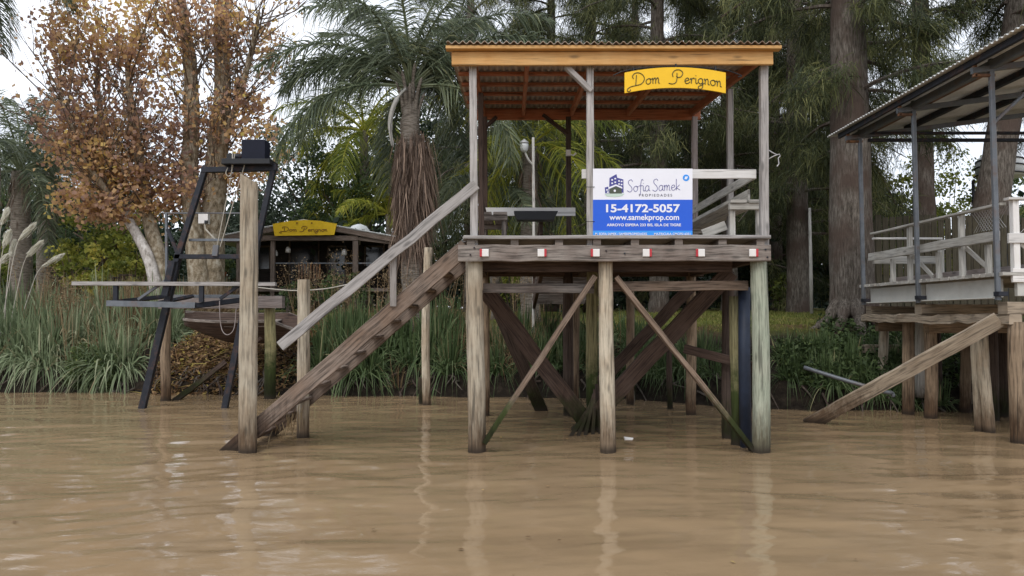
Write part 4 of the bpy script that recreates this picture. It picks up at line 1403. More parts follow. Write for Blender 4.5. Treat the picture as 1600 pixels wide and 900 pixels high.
# board fence behind the neighbour's dock
FYd = 18.5
bf = thing('board_fence', 'vertical board fence behind the dock railings, under the trees', 'fence', (11, FYd, 2))
x = A(1366, 0, FYd).x
xe = A(1640, 0, FYd).x
fb = MB()
while x < xe:
    g0 = gzf(x, FYd)
    fb.beam((x, FYd, g0 - .1), (x, FYd, A(0, 338, FYd).z + random.uniform(-.05, .05)), .145, .025, up=(0, 1, 0))
    x += .168
fb.build('panel', M['fence'], bf)
for k in range(3):
    x = A(1366, 0, FYd).x + k * 2.0
    MB().beam((x, FYd + .08, gzf(x, FYd) - .2), (x, FYd + .08, A(0, 342, FYd).z), .1, .1, up=(0, 1, 0)).build('fence_post', M['fence'], bf)
MB().beam((A(1366, 0, FYd).x, FYd + .05, 3.2), (xe, FYd + .05, 3.2), .05, .1).build('fence_rail', M['fence'], bf)
# tank on a stand, right
tk2 = thing('water_tank', 'white ribbed water tank on an iron stand beyond the leaning trunk', 'water tank', tuple(A(1562, 300, 23)))
c = A(1562, 277, 23)
MB().lathe(c, [(.62, 0), (.64, .35), (.60, .5), (.45, .72), (.2, .85), (.03, .88)], 24).build('tank', M['tank'], tk2, smooth=True)
hp = MB()
for z in (.06, .3, .5):
    r_z = .66 - max(0, z - .35) * .25
    hp.tube([c + Vector((r_z * math.cos(k * .2618), r_z * math.sin(k * .2618), z)) for k in range(25)], .02, n=6)
hp.build('hoop', M['steel'], tk2)
for sx in (-1, 1):
    for sy in (-1, 1):
        MB().beam((c.x + sx * .5, c.y + sy * .5, gzf(c.x, c.y) - .1), (c.x + sx * .5, c.y + sy * .5, c.z), .07, .07, up=(0, 1, 0)).build('leg', M['steel'], tk2)
# slim pale pole among the casuarinas
pl = MB().tube([A(1268, 490, 20), A(1267, 420, 20), A(1265, 325, 20)], [.045, .045, .035]).build('garden_pole', M['cream'], None, smooth=True)
tag(pl, 'slim pale pole standing between the two casuarina trunks', 'pole')
fo = MB().prism([A(975, 684.5, 9.9) + Vector((0, 0, .02)), A(990, 686, 9.8) + Vector((0, 0, .015)), A(988, 687.5, 9.75), A(977, 687, 9.78)], (0, .03, -.02)).build('plastic_scrap', M['plasticwhite'])
tag(fo, 'small white scrap floating on the water under the pier', 'litter')

ln = MB().tube(catmull([A(402, 449, 16.6), A(440, 453, 16.6), A(470, 454, 16.6), A(510, 451, 16.6), A(550, 443, 16.6)], 5), .012).build('slack_rope', M['rope'])
tag(ln, 'pale slack rope hanging across the bank in front of the house', 'rope')
# ================================================================ VEGETATION
def ground_at(px, Yd):
    x = (px - 800) * Yd / F
    return x, gzf(x, Yd)

# ---- palms -------------------------------------------------------------------
def palm_crown(n, length, leaflet, e0, e1, width=.028, dens=95, droop=(.9, 1.6), seed=1, centre=(0, 0, 0), yellow=0, clear=False):
    r = np.random.default_rng(seed)
    L = Leafs()
    for i in range(n):
        az_ = i * 2.39996 + r.normal(0, .15)
        e = R(e0 + (e1 - e0) * ((i + .5) / n) + r.normal(0, 5))
        if clear and math.sin(az_) < -.35 and e < R(60):
            az_ = math.pi * (1 if math.cos(az_) < 0 else 0) + r.normal(0, .3)
        ln = length * r.uniform(.85, 1.1)
        dr = r.uniform(*droop)
        h = np.array([math.cos(az_), math.sin(az_), 0.0])
        m = dens
        t = np.linspace(0, 1, 24)
        ang = e - dr * t ** 1.25
        st = ln / 23
        rx = np.concatenate([[0], np.cumsum(np.cos(ang[:-1]) * st)])
        rz_ = np.concatenate([[0], np.cumsum(np.sin(ang[:-1]) * st)])
        P = np.array(centre)[None, :] + h[None, :] * rx[:, None] + np.array([0, 0, 1.0])[None, :] * rz_[:, None]
        T = np.gradient(P, axis=0)
        T = unit(T)
        side = np.cross(h, [0, 0, 1.0])
        # rachis
        wd = .075 * (1 - t * .85) * length / 3
        for q_ in (side, np.cross(T[8], side)):
            v = np.stack([P - q_[None, :] * wd[:, None] * .5, P + q_[None, :] * wd[:, None] * .5], 1).reshape(-1, 3)
            ii = np.arange(23) * 2
            L.add(v, np.stack([ii, ii + 1, ii + 3, ii + 2], 1), np.full(len(v), .8))
        tt = np.repeat(np.linspace(.16, .995, m), 2) + r.normal(0, .004, 2 * m)
        tt = np.clip(tt, 0, 1)
        sg = np.tile([-1.0, 1.0], m)
        fi = tt * 23
        i0 = np.clip(fi.astype(int), 0, 22)
        fr = (fi - i0)[:, None]
        B = P[i0] * (1 - fr) + P[i0 + 1] * fr
        Td = T[i0]
        up = np.cross(side[None, :], Td)
        roll = r.normal(0, .55, 2 * m)
        d = side[None, :] * (sg * np.cos(roll))[:, None] + up * (np.sin(roll) * .9)[:, None] + Td * r.uniform(.35, .8, 2 * m)[:, None]
        ll = leaflet * np.sin(np.clip(tt * 1.02, 0.05, 1) * math.pi) ** .45 * r.uniform(.75, 1.1, 2 * m)
        tint = np.clip(r.normal(.42 + yellow, .2, 2 * m) + r.normal(0, .1), 0, 1)
        L.blades(B, d, ll, np.full(2 * m, width), r.uniform(.45, 1.0, 2 * m), tint, seg=3, side=np.cross(d, np.cross(d, [0, 0, 1.0]) + r.normal(0, .4, (2 * m, 3))))
    return L

def trunk_mb(pts, radii, n=16, rough=.02, rings=0):
    P = catmull(pts, 8)
    m = len(P)
    rr = np.interp(np.linspace(0, 1, m), np.linspace(0, 1, len(radii)), radii)
    if rings:
        rr = rr * (1 + .04 * np.sin(np.arange(m) * 2.2))
    mb = MB()
    mb.tube(P, list(rr), n=n)
    mb.v = [tuple(Vector(v) + Vector((random.gauss(0, rough), random.gauss(0, rough), 0)) * .6) for v in mb.v]
    return mb

# queen palm with its skirt of dead fronds
QY = 18.0
qx, qz = ground_at(640, QY)
qp = thing('queen_palm', 'big queen palm with arching fronds and a brown skirt of dead fronds beside the pier', 'palm tree', (qx, QY, qz))
ch = A(641, 100, QY)
def loc(v):
    return Vector(v) - Vector((qx, QY, qz))
mb = trunk_mb([(qx + .1, QY, qz - .2), A(643, 400, QY), A(640, 300, QY), A(641, 190, QY), A(641, 138, QY)], [.27, .24, .25, .22, .12], rings=1)
mb.build('trunk', M['bark_palm'], qp, smooth=True)
pc_ = palm_crown(28, 4.0, .85, 88, 8, seed=4, centre=tuple(loc(A(641, 138, QY))), dens=125, droop=(1.15, 1.9), width=.034, clear=True)
pc_.build('crown', M['palm'], qp)
# petiole bases
pb = MB()
for k in range(12):
    a_ = k * 2.4
    c0 = A(641, 200 - k * 4, QY)
    d_ = Vector((math.cos(a_), math.sin(a_), 0))
    pb.tube(catmull([c0 + d_ * .12, c0 + d_ * .2 + Vector((0, 0, .45)), c0 + d_ * .34 + Vector((0, 0, .85))], 4), [.06] * 4 + [.04] * 4 + [.012])
pb.build('petiole_bases', M['bark_palm'], qp, smooth=True)
sk_ = Leafs()
nsk = 3000
zt = loc(A(640, 205, QY)).z
zb = loc(A(640, 372, QY)).z
t = rng.random(nsk) ** .8
th = rng.random(nsk) * 6.283
zz = zt + (zb - zt) * t
rad = .18 + .13 * np.sin(np.clip(t * 1.1 + .1, 0, 1) * math.pi) + np.abs(rng.normal(0, .07, nsk)) + .06 * np.sin(th * 5)
base = np.stack([rad * np.cos(th) + loc(A(645, 300, QY)).x, rad * np.sin(th), zz], 1)
sk_.blades(base, np.stack([np.cos(th) * .06 + rng.normal(0, .13, nsk), np.sin(th) * .06 + rng.normal(0, .13, nsk), -np.ones(nsk)], 1), rng.uniform(.3, 1.25, nsk), rng.uniform(.01, .032, nsk), np.zeros(nsk), rng.random(nsk))
sk_.build('dead_frond_skirt', M['skirt'], qp)
sp = MB()
sp.tube(catmull([A(634, 138, QY - .3), A(620, 155, QY - .4), A(611, 180, QY - .45), A(610, 205, QY - .45), A(614, 230, QY - .45)], 6), [.03] * 6 + [.055] * 12 + [.04] * 6 + [.02], n=8)
sp.build('dry_spathe', M['cream'], qp, smooth=True)

def palm(px, Yd, crown_py, length, n, label, mat='palm', seed=1, tr=.2, leaflet=.7, e=(85, -10), dens=85, width=.03, trunk_px=None, yellow=0, group=None, droop=(1.0, 1.7), skirt=0):
    x, z = ground_at(trunk_px if trunk_px is not None else px, Yd)
    o = thing('palm_tree', label, 'palm tree', (x, Yd, z), group=group)
    c = A(px, crown_py, Yd)
    trunk_mb([(x, Yd, z - .2), ((x + c.x) / 2, Yd, (z + c.z) / 2), tuple(c)], [tr * 1.1, tr, tr * .8], rings=1).build('trunk', M['bark_palm'], o, smooth=True)
    palm_crown(n, length, leaflet, e[0], e[1], seed=seed, centre=(c.x - x, 0, c.z - z), dens=dens, width=width, yellow=yellow, droop=droop).build('crown', M[mat], o)
    if skirt:
        L_ = Leafs()
        th = rng.random(skirt) * 6.283
        zc = c.z - z - rng.random(skirt) * 1.4
        L_.blades(np.stack([c.x - x + .2 * np.cos(th), .2 * np.sin(th), zc], 1), np.stack([np.cos(th) * .3, np.sin(th) * .3, -np.ones(skirt)], 1), rng.uniform(.3, .8, skirt), np.full(skirt, .035), np.zeros(skirt), rng.random(skirt))
        L_.build('dead_fronds', M['skirt'], o)
    return o
palm(32, 24, 268, 3.4, 20, 'palm with a ringed grey trunk at the left edge behind the pampas grass', seed=11, trunk_px=34, dens=80, skirt=120, tr=.3)
palm(76, 27, 270, 3.6, 18, 'palm with a dark fibrous trunk just right of the ringed grey palm', seed=12, trunk_px=70, dens=75, skirt=500, tr=.28)
palm(-14, 19, -62, 3.3, 16, 'tall palm outside the left edge with one frond hanging into the sky', seed=21, dens=110, tr=.2)
palm(828, 20, 228, 3.0, 15, 'slim ringed palm behind the lamp post under the pier roof', seed=14, trunk_px=828, tr=.24, dens=70, mat='palmyellow', e=(80, -45), skirt=60)
palm(568, 37, 205, 5.2, 20, 'yellow green palm with drooping fronds behind the big queen palm', seed=15, mat='palmyellow', tr=.25, trunk_px=575, e=(75, -40), droop=(1.3, 2.1), dens=95, leaflet=1.0, width=.05)
palm(606, 36, 335, 3.4, 13, 'small bright yellow palm at the foot of the queen palm', seed=16, mat='palmyellow', tr=.15, yellow=.15, dens=70, trunk_px=612, width=.05)
palm(770, 21, 300, 2.6, 14, 'young green palm in the shade left of the lamp post', seed=17, tr=.13, dens=70, trunk_px=775)

# ---- autumn plane trees ---------------------------------------------------------
def limbs(mb, p0, d, L, r, depth, tips, spread=.5, upw=.35):
    """recursive tapering limbs; collects twig tips"""
    n = 5
    pts = [Vector(p0)]
    d = Vector(d).normalized()
    for i in range(n):
        d = (d + Vector((random.gauss(0, .09), random.gauss(0, .09), random.gauss(0, .05) + upw * .08))).normalized()
        pts.append(pts[-1] + d * (L / n))
    r1 = r * .6
    mb.tube(pts, [r + (r1 - r) * i / n for i in range(n + 1)], n=8 if r > .04 else 5)
    if depth == 0:
        tips.extend(pts[1:])
        return
    k = random.choice((2, 3, 3)) if depth > 1 else 4
    for i in range(k):
        a = Vector((random.gauss(0, 1), random.gauss(0, 1), random.gauss(0, .5))).normalized()
        nd_ = (d + a * spread + Vector((0, 0, upw))).normalized()
        st_ = pts[-1] if i < 2 else pts[random.randint(2, n)]
        limbs(mb, st_, nd_, L * random.uniform(.6, .85), r1 * random.uniform(.55, .85), depth - 1, tips, spread, upw)

def plane_tree(name, label, px, Yd, limb_specs, n_leaf, leaf, cloud, mat_tr='bark_plane', seed=3):
    random.seed(seed)
    x, z = ground_at(px, Yd)
    o = thing(name, label, 'tree', (x, Yd, z))
    tw = MB()
    tips = []
    for pts, rad, mt in limb_specs:
        P = [A(a, b, Yd + c) for a, b, c in pts]
        if pts[0][1] >= 440:
            P[0] = Vector((P[0].x, P[0].y, gzf(P[0].x, P[0].y) - .15))
        trunk_mb(P, rad, rough=.012).build('trunk', M[mt], o, smooth=True)
        # pollard knuckles with bunches of upright shoots
        full = catmull(P, 8)
        for k in range(2, len(full)):
            if full[k].z > z + 3.0 and random.random() < .85:
                for _ in range(2):
                    dd = Vector((random.gauss(0, .8), random.gauss(0, .6), random.uniform(.3, 1.2)))
                    limbs(tw, full[k], dd, random.uniform(.9, 1.8), .022, 1, tips, .45, .5)
    tp = np.array([tuple(p) for p in tips])
    L_ = Leafs()
    # leaves hang in bunches near the twigs; a second set fills the outer cloud
    idx = rng.integers(0, len(tp), n_leaf)
    pos = tp[idx] + rng.normal(0, .13, (n_leaf, 3))
    tint = np.clip(.42 + .22 * snoise(pos[:, 0] * 1.0, pos[:, 2], 1.2, 31) * 2 + rng.normal(0, .2, n_leaf), 0, 1)
    L_.leaves(pos - np.array([x, Yd, z]), rng.uniform(.6, 1.3, n_leaf) * leaf, tint, aspect=.95)
    for (a, b, ra, rb, n, off_) in cloud:
        c = np.array(A(a, b, Yd + off_))
        nc = max(6, n // 26)
        cc = unit(rng.normal(size=(nc, 3))) * (rng.random(nc) ** .4)[:, None] * np.array([S(ra, Yd), 1.0, S(rb, Yd)])[None, :] + c
        pos = cc[rng.integers(0, nc, n)] + rng.normal(0, .17, (n, 3))
        tint = np.clip(.42 + .45 * snoise(pos[:, 0], pos[:, 2], 1.2, 31) + rng.normal(0, .2, n), 0, 1)
        L_.leaves(pos - np.array([x, Yd, z]), rng.uniform(.6, 1.3, n) * leaf, tint, aspect=.95)
        for p in cc[:: 2]:
            q0 = tp[np.argmin(((tp - p) ** 2).sum(1))]
            tw.tube([q0, (q0 + p) / 2 + rng.normal(0, .06, 3), p], [.009, .007, .004], n=4)
    tw.build('twigs', M['twig'], o)
    L_.build('leaves', M['autumn'], o)
    return o
tw2 = MB()
PYd = 21.0
ta = plane_tree('plane_tree', 'autumn plane tree with a pale leaning trunk and dense orange brown leaves', 262, PYd,
    [([(256, 470, 0), (236, 415, 0), (213, 365, .1), (196, 335, .2), (182, 285, .3), (160, 200, .5), (150, 110, .6)], [.2, .155, .135, .125, .11, .09, .05], 'bark_pale'),
     ([(268, 470, .3), (250, 410, .3), (232, 340, .4), (218, 250, .4), (205, 170, .2), (198, 90, .3)], [.26, .21, .18, .15, .11, .05], 'bark_plane'),
     ([(200, 338, .3), (160, 290, -.3), (120, 220, -.6), (95, 150, -.8)], [.13, .1, .07, .04], 'bark_plane')],
    1500, .125,
    [(150, 250, 85, 85, 2100, 0), (105, 190, 50, 65, 800, -.5), (215, 240, 65, 80, 1100, .4), (155, 120, 95, 80, 1000, .2), (140, 30, 85, 60, 800, .3), (235, 90, 60, 90, 700, 0), (165, 320, 80, 30, 1300, 0), (100, 80, 45, 60, 420, 0), (220, 0, 70, 50, 560, 0), (320, 20, 90, 50, 500, 0)], seed=5)
tb = plane_tree('plane_tree', 'autumn plane tree with two upright mottled trunks and thin open leaves', 322, PYd + .6,
    [([(318, 470, 0), (306, 380, 0), (296, 280, 0), (300, 180, 0), (296, 90, .1), (285, 10, .2), (270, -90, .2)], [.33, .27, .24, .21, .18, .12, .05], 'bark_plane'),
     ([(330, 470, .3), (332, 370, .3), (338, 260, .3), (348, 150, .2), (346, 60, .3), (352, -40, .3), (362, -120, .3)], [.36, .34, .31, .24, .2, .15, .06], 'bark_plane'),
     ([(342, 240, .2), (368, 170, 0), (388, 100, -.3), (405, 20, -.5)], [.13, .1, .07, .04], 'bark_plane')],
    1300, .12,
    [(300, 220, 50, 80, 900, 0), (380, 190, 50, 70, 700, 0), (330, 60, 80, 70, 700, 0), (415, 220, 40, 60, 260, -.2), (410, 100, 50, 80, 360, 0), (290, 300, 40, 40, 700, 0), (370, 270, 30, 35, 520, .3), (255, 320, 40, 25, 520, 0)], seed=9)

# ---- casuarinas ------------------------------------------------------------------
def casuarina_crown(seed, z0, z1, reach, nb, tufts, mb_br, hang=.9, trunk_r=.3):
    r = np.random.default_rng(seed)
    L = Leafs()
    for i in range(nb):
        z = z0 + (z1 - z0) * (i + r.random()) / nb
        az_ = r.random() * 6.283
        ln = reach * r.uniform(.5, 1.15) * (1 - .35 * (z - z0) / (z1 - z0))
        e = r.uniform(.1, .6)
        t = np.linspace(0, 1, 7)
        px_ = ln * t
        pz = z + ln * (math.tan(e) * t * .55 - .45 * t ** 2)
        P = np.stack([px_ * math.cos(az_), px_ * math.sin(az_), pz], 1)
        mb_br.tube([Vector(p) for p in P], list(.05 * (1 - t * .85) + .006), n=5)
        for k in range(tufts):
            tt = r.uniform(.2, 1.0) ** .8
            c = np.array([np.interp(tt, t, P[:, j]) for j in range(3)]) + r.normal(0, .16, 3)
            m = 46
            d = r.normal(0, .6, (m, 3)) + np.array([math.cos(az_) * .3, math.sin(az_) * .3, -hang * .75])
            b = c[None, :] + r.normal(0, .15, (m, 3))
            tone = np.clip(r.normal(.45, .22), 0, 1)
            L.blades(b, d, r.uniform(.16, .42, m), r.uniform(.012, .024, m), r.uniform(.1, .5, m), np.clip(r.normal(tone, .13, m), 0, 1), seg=2)
    return L
CAS = {}
def casuarina(px, Yd, wpx, label, crown, rot, lean=0.0, z_scale=1.0, group='casuarinas behind the docks', roots=False):
    x, z = ground_at(px, Yd)
    o = thing('casuarina_tree', label, 'tree', (x, Yd, z), 0, group)
    r0 = S(wpx, Yd) / 2
    pts = [(x, Yd, z - .3), (x + lean * .02, Yd, z + .5), (x + lean * .35, Yd, z + 4), (x + lean * .7, Yd, z + 9), (x + lean, Yd, z + 15)]
    tm = trunk_mb(pts, [r0 * 1.35, r0 * 1.03, r0 * .88, r0 * .7, r0 * .35], n=22, rough=.02)
    if roots:
        for k in range(7):
            a_ = -2.8 + k * .5
            tm.tube(catmull([Vector((x, Yd, z + .5)) + Vector((math.cos(a_), math.sin(a_), 0)) * r0 * .8, Vector((x + math.cos(a_) * r0 * 1.5, Yd + math.sin(a_) * r0 * 1.5, z + .12)), Vector((x + math.cos(a_) * r0 * 2.6, Yd + math.sin(a_) * r0 * 2.6, gzf(x + math.cos(a_) * r0 * 2.6, Yd + math.sin(a_) * r0 * 2.6) - .08))], 5), [.16] * 4 + [.11] * 4 + [.06] * 3)
    tm.build('trunk', M['bark_cas'], o, smooth=True)
    key = crown
    if key not in CAS:
        seed, z0, z1, reach, nb, tufts = crown
        bm_ = MB()
        L = casuarina_crown(seed, z0, z1, reach, nb, tufts, bm_)
        b_ = bm_.build('branches', M['bark_cas'])
        c_ = L.build('foliage', M['casuarina'])
        CAS[key] = (b_, c_)
    else:
        b_, c_ = CAS[key]
        b_, c_ = b_.copy(), c_.copy()
        COL.objects.link(b_)
        COL.objects.link(c_)
    for q_ in (b_, c_):
        q_.parent = o
        q_.location = (lean * .5, 0, 0)
        q_.rotation_euler = (0, 0, rot)
        q_.scale = (1, 1, z_scale)
    return o
C1 = (31, 3.6, 15.0, 3.4, 46, 17)
C2 = (32, 2.4, 15.0, 3.8, 54, 16)
C3 = (33, 1.6, 15.0, 4.2, 62, 15)
C4 = (34, 6.8, 15.0, 3.0, 26, 16)
casuarina(1332, 16.8, 66, 'thick casuarina trunk with buttress roots, nearest of the trees between the two docks', C1, .4, roots=True, group=None)
casuarina(1248, 24, 35, 'medium casuarina trunk left of the thick rooted trunk', C2, 2.0)
casuarina(1518, 20, 54, 'thick casuarina trunk leaning right behind the neighbouring dock', C4, 3.9, lean=2.2)
casuarina(1447, 21.5, 34, 'dark casuarina trunk behind the middle steel post of the dock', C4, 1.2)
casuarina(1030, 24, 30, 'casuarina hidden behind the property banner with its base under the pier deck', C2, 5.2)
casuarina(1212, 30, 24, 'thin casuarina trunk just right of the pier roof', C3, .9)
casuarina(1140, 27, 26, 'casuarina straight behind the right end of the pier', C3, 2.7)
casuarina(925, 29, 26, 'casuarina behind the middle post of the pier roof', C3, 4.4)
casuarina(862, 31, 24, 'casuarina behind the lamp post and slim palm', C2, 3.3)
casuarina(735, 30, 22, 'dark casuarina between the queen palm and the pier', C3, 1.7)
casuarina(1305, 32, 24, 'casuarina far behind the thick rooted trunk', C3, 5.6)
casuarina(1625, 30, 26, 'casuarina at the right edge beyond the water tank', C4, 2.4)
casuarina(1175, 33, 22, 'far casuarina seen just left of the right pier post', C3, 1.1)
casuarina(1255, 35, 22, 'far casuarina in the dark gap between the two nearer trunks', C3, 4.9)
casuarina(1080, 34, 24, 'far casuarina seen through the gap beside the banner', C3, 6.0)
casuarina(995, 36, 24, 'far casuarina above the middle of the pier roof', C3, 3.0)

# ---- broadleaved trees behind the house -------------------------------------------
def clump_crown(L_, c, rad, n_cl, n, size, zs=.8, seed=1, tone=.45):
    r = np.random.default_rng(seed)
    cc = unit(r.normal(size=(n_cl, 3))) * (r.random(n_cl) ** .33)[:, None] * np.array([rad, rad, rad * zs])[None, :] + np.array(c)
    cr_ = r.uniform(.18, .36, n_cl) * rad
    per = n // n_cl
    for p, q_ in zip(cc, cr_):
        v = unit(r.normal(size=(per, 3))) * (r.random(per) ** .4)[:, None] * q_
        v[:, 2] *= .7
        L_.leaves(p + v, r.uniform(.6, 1.4, per) * size, np.clip(r.normal(tone + r.normal(0, .12), .16, per), 0, 1), .5)

def broad_tree(px, Yd, top_py, rad, label, mat, seed, base_frac=.35, n=5200, size=.2, name='broadleaved_tree', group=None, tone=.45):
    x, z = ground_at(px, Yd)
    zt = A(0, top_py, Yd).z - z
    o = thing(name, label, 'tree', (x, Yd, z), group=group)
    random.seed(seed)
    tr = MB()
    tips = []
    zc = zt * (base_frac + 1) / 2
    tr.tube(catmull([(x, Yd, z - .2), (x + .1, Yd, z + zt * .3), (x, Yd, z + zt * .6)], 4), [.2] * 4 + [.15] * 4 + [.1])
    for k in range(7):
        a_ = k * 2.4
        tr.tube([(x, Yd, z + zt * (.3 + k * .04)), (x + math.cos(a_) * rad * .4, Yd + math.sin(a_) * rad * .4, z + zt * (.45 + k * .05)), (x + math.cos(a_) * rad * .75, Yd + math.sin(a_) * rad * .75, z + zt * (.55 + k * .05))], [.08, .05, .02], n=5)
    tr.build('trunk', M['twig'], o, smooth=True)
    L_ = Leafs()
    clump_crown(L_, (0, 0, zc), rad, 46, n, size, zs=zt * (1 - base_frac) / 2 / rad, seed=seed, tone=tone)
    L_.build('crown', M[mat], o)
    return o
broad_tree(478, 40, 170, 3.0, 'grey green tree directly behind the house ridge', 'greyleaf', 41)
broad_tree(545, 38, 215, 2.8, 'green tree behind the right slope of the house roof', 'shrubgreen', 42, tone=.35)
broad_tree(408, 42, 300, 3.0, 'grey green tree behind the left slope of the house roof', 'greyleaf', 43, tone=.35)
broad_tree(120, 33, 215, 2.6, 'dark tree behind the left palms', 'darkleaf', 44, base_frac=.05)
broad_tree(-10, 36, 215, 3.2, 'green tree at the far left edge behind the palms', 'shrubgreen', 45, base_frac=.05, tone=.35)
broad_tree(690, 36, 120, 3.4, 'dark tree behind the queen palm skirt', 'darkleaf', 46, base_frac=.1)
broad_tree(170, 27, 322, 1.6, 'small yellow green tree with a forked trunk behind the pale leaning trunk', 'shrubyellow', 47, base_frac=.3, n=2600, size=.16)

def shrub(px, Yd, top_py, rad, label, mat, seed, n=1800, size=.14, tone=.45):
    x, z = ground_at(px, Yd)
    zt = A(0, top_py, Yd).z - z
    o = thing('shrub', label, 'shrub', (x, Yd, z))
    st_ = MB()
    random.seed(seed)
    for k in range(7):
        a_ = k * .9
        st_.tube([(x, Yd, z - .1), (x + math.cos(a_) * rad * .3, Yd + math.sin(a_) * rad * .3, z + zt * .4), (x + math.cos(a_) * rad * .6, Yd + math.sin(a_) * rad * .6, z + zt * .8)], [.03, .02, .01], n=5)
    st_.build('stems', M['twig'], o)
    L_ = Leafs()
    clump_crown(L_, (0, 0, zt * .55), rad, 24, n, size, zs=zt * .5 / rad, seed=seed, tone=tone)
    L_.build('foliage', M[mat], o)
    return o
shrub(205, 30, 345, 1.4, 'yellow green shrub right of the small forked tree', 'shrubyellow', 51, tone=.6)
shrub(95, 29, 330, 1.2, 'tall green shrub between the left palms and the autumn tree', 'shrubgreen', 52)
shrub(20, 30, 380, 1.5, 'olive shrub behind the pampas plumes', 'shrubyellow', 53, tone=.3)
shrub(1400, 27, 240, 2.1, 'yellow green shrub above the board fence left of the middle steel post', 'shrubyellow', 54, n=2600, tone=.45)
shrub(1480, 28, 225, 2.0, 'bright green shrub above the fence between two trunks', 'shrubyellow', 55, n=2600, tone=.35)
shrub(1590, 27, 235, 1.9, 'green shrub behind the wire mesh of the dock', 'shrubgreen', 56, tone=.55)
shrub(900, 26, 330, 1.6, 'light green shrub behind the rear rails of the pier', 'shrubyellow', 57, tone=.3)
shrub(800, 25, 345, 1.4, 'yellow green shrub behind the dark tray on the pier', 'shrubyellow', 58, tone=.35)
shrub(1225, 27, 425, .9, 'low yellow green shrub in the shade right of the pier', 'shrubyellow', 59, n=900, tone=.15)
shrub(535, 24.5, 430, 1.0, 'leafy weeds in front of the house porch', 'shrubgreen', 60, n=900, size=.1)
shrub(480, 24, 440, .9, 'small shrub below the porch gate', 'shrubgreen', 61, n=800, size=.1, tone=.3)

shrub(128, 24.5, 372, 1.1, 'bright olive shrub left of the pale leaning trunk', 'shrubyellow', 71, n=1600, tone=.6)
shrub(205, 25.5, 372, 1.2, 'bright yellow green shrub directly behind the pale leaning trunk', 'shrubyellow', 72, n=1800, tone=.7)
shrub(165, 23.0, 412, .9, 'low light green shrub beside the garden table', 'shrubyellow', 73, n=1200, tone=.55)
# ---- far wood ---------------------------------------------------------------------
L_ = Leafs()
r = np.random.default_rng(77)
for k in range(470):
    x = r.uniform(-60, 52) if k < 330 else r.uniform(-3, 26)
    y = r.uniform(48, 62)
    pxx = 800 + x * F / y
    if pxx > 700:
        ztop = r.uniform(7, 17) if pxx < 1370 else r.uniform(5, 8.5)
    else:
        ztop = np.interp(pxx, [-100, 60, 150, 420, 470, 560, 700], [10, 9, 7.5, 9, 10, 12, 15]) * r.uniform(.6, 1.0)
    m = 150
    c = np.array([x, y, r.uniform(.0, 1.0) * ztop + 1.8])
    v = unit(r.normal(size=(m, 3))) * (r.random(m) ** .4)[:, None] * r.uniform(1.3, 2.6)
    L_.leaves(c + v, r.uniform(.35, .75, m), np.clip(r.normal(.3 + r.normal(0, .12), .18, m), 0, 1), .4)
for k in range(240):
    y = r.uniform(43, 48)
    pxx = r.uniform(-200, 1800)
    x = (pxx - 800) * y / F
    m = 110
    c = np.array([x, y, gzf(x, y) + r.uniform(.1, 2.0)])
    v = unit(r.normal(size=(m, 3))) * (r.random(m) ** .4)[:, None] * r.uniform(.9, 1.5)
    L_.leaves(c + v, r.uniform(.25, .5, m), np.clip(r.normal(.3 + r.normal(0, .12), .18, m), 0, 1), .4)
fw = L_.build('far_wood', M['darkleaf'])
tag(fw, 'dark wood closing the view behind the house and the casuarinas', 'wood', kind='stuff')
# shaded undergrowth under the casuarinas
L_ = Leafs()
for k in range(230):
    y = r.uniform(29, 42)
    pxx = r.uniform(-150, 1380)
    x = (pxx - 800) * y / F
    z = gzf(x, y)
    m = 110
    c = np.array([x, y, z + r.uniform(.2, 3.2)])
    v = unit(r.normal(size=(m, 3))) * (r.random(m) ** .4)[:, None] * r.uniform(.7, 1.5)
    L_.leaves(c + v, r.uniform(.16, .38, m), np.clip(r.normal(.25 + r.normal(0, .15), .18, m), 0, 1), .4)
tag(L_.build('undergrowth', M['darkleaf']), 'dark undergrowth under the casuarinas behind the lawn', 'undergrowth', kind='stuff')

# ---- bank grass --------------------------------------------------------------------
def tussocks(L_, centres, per, length, width, spread, droop, tones):
    for (x, y), sc_ in centres:
        z = gzf(x, y)
        m = int(per * rng.uniform(.7, 1.3))
        th = rng.random(m) * 6.283
        sp_ = np.abs(rng.normal(0, spread, m))
        d = np.stack([np.cos(th) * sp_, np.sin(th) * sp_, np.ones(m)], 1)
        b = np.array([x, y, z - .05])[None, :] + np.stack([np.cos(th), np.sin(th), np.zeros(m)], 1) * (rng.random(m) * .22)[:, None]
        ln = rng.uniform(.55, 1.1, m) * length * sc_
        tone = rng.normal(tones, .1)
        L_.blades(b, d, ln, rng.uniform(.6, 1.3, m) * width, rng.uniform(.4, 1.0, m) * droop * np.clip(sp_ * 2.2, .25, 1.3), np.clip(rng.normal(tone, .17, m), 0, 1), seg=5)

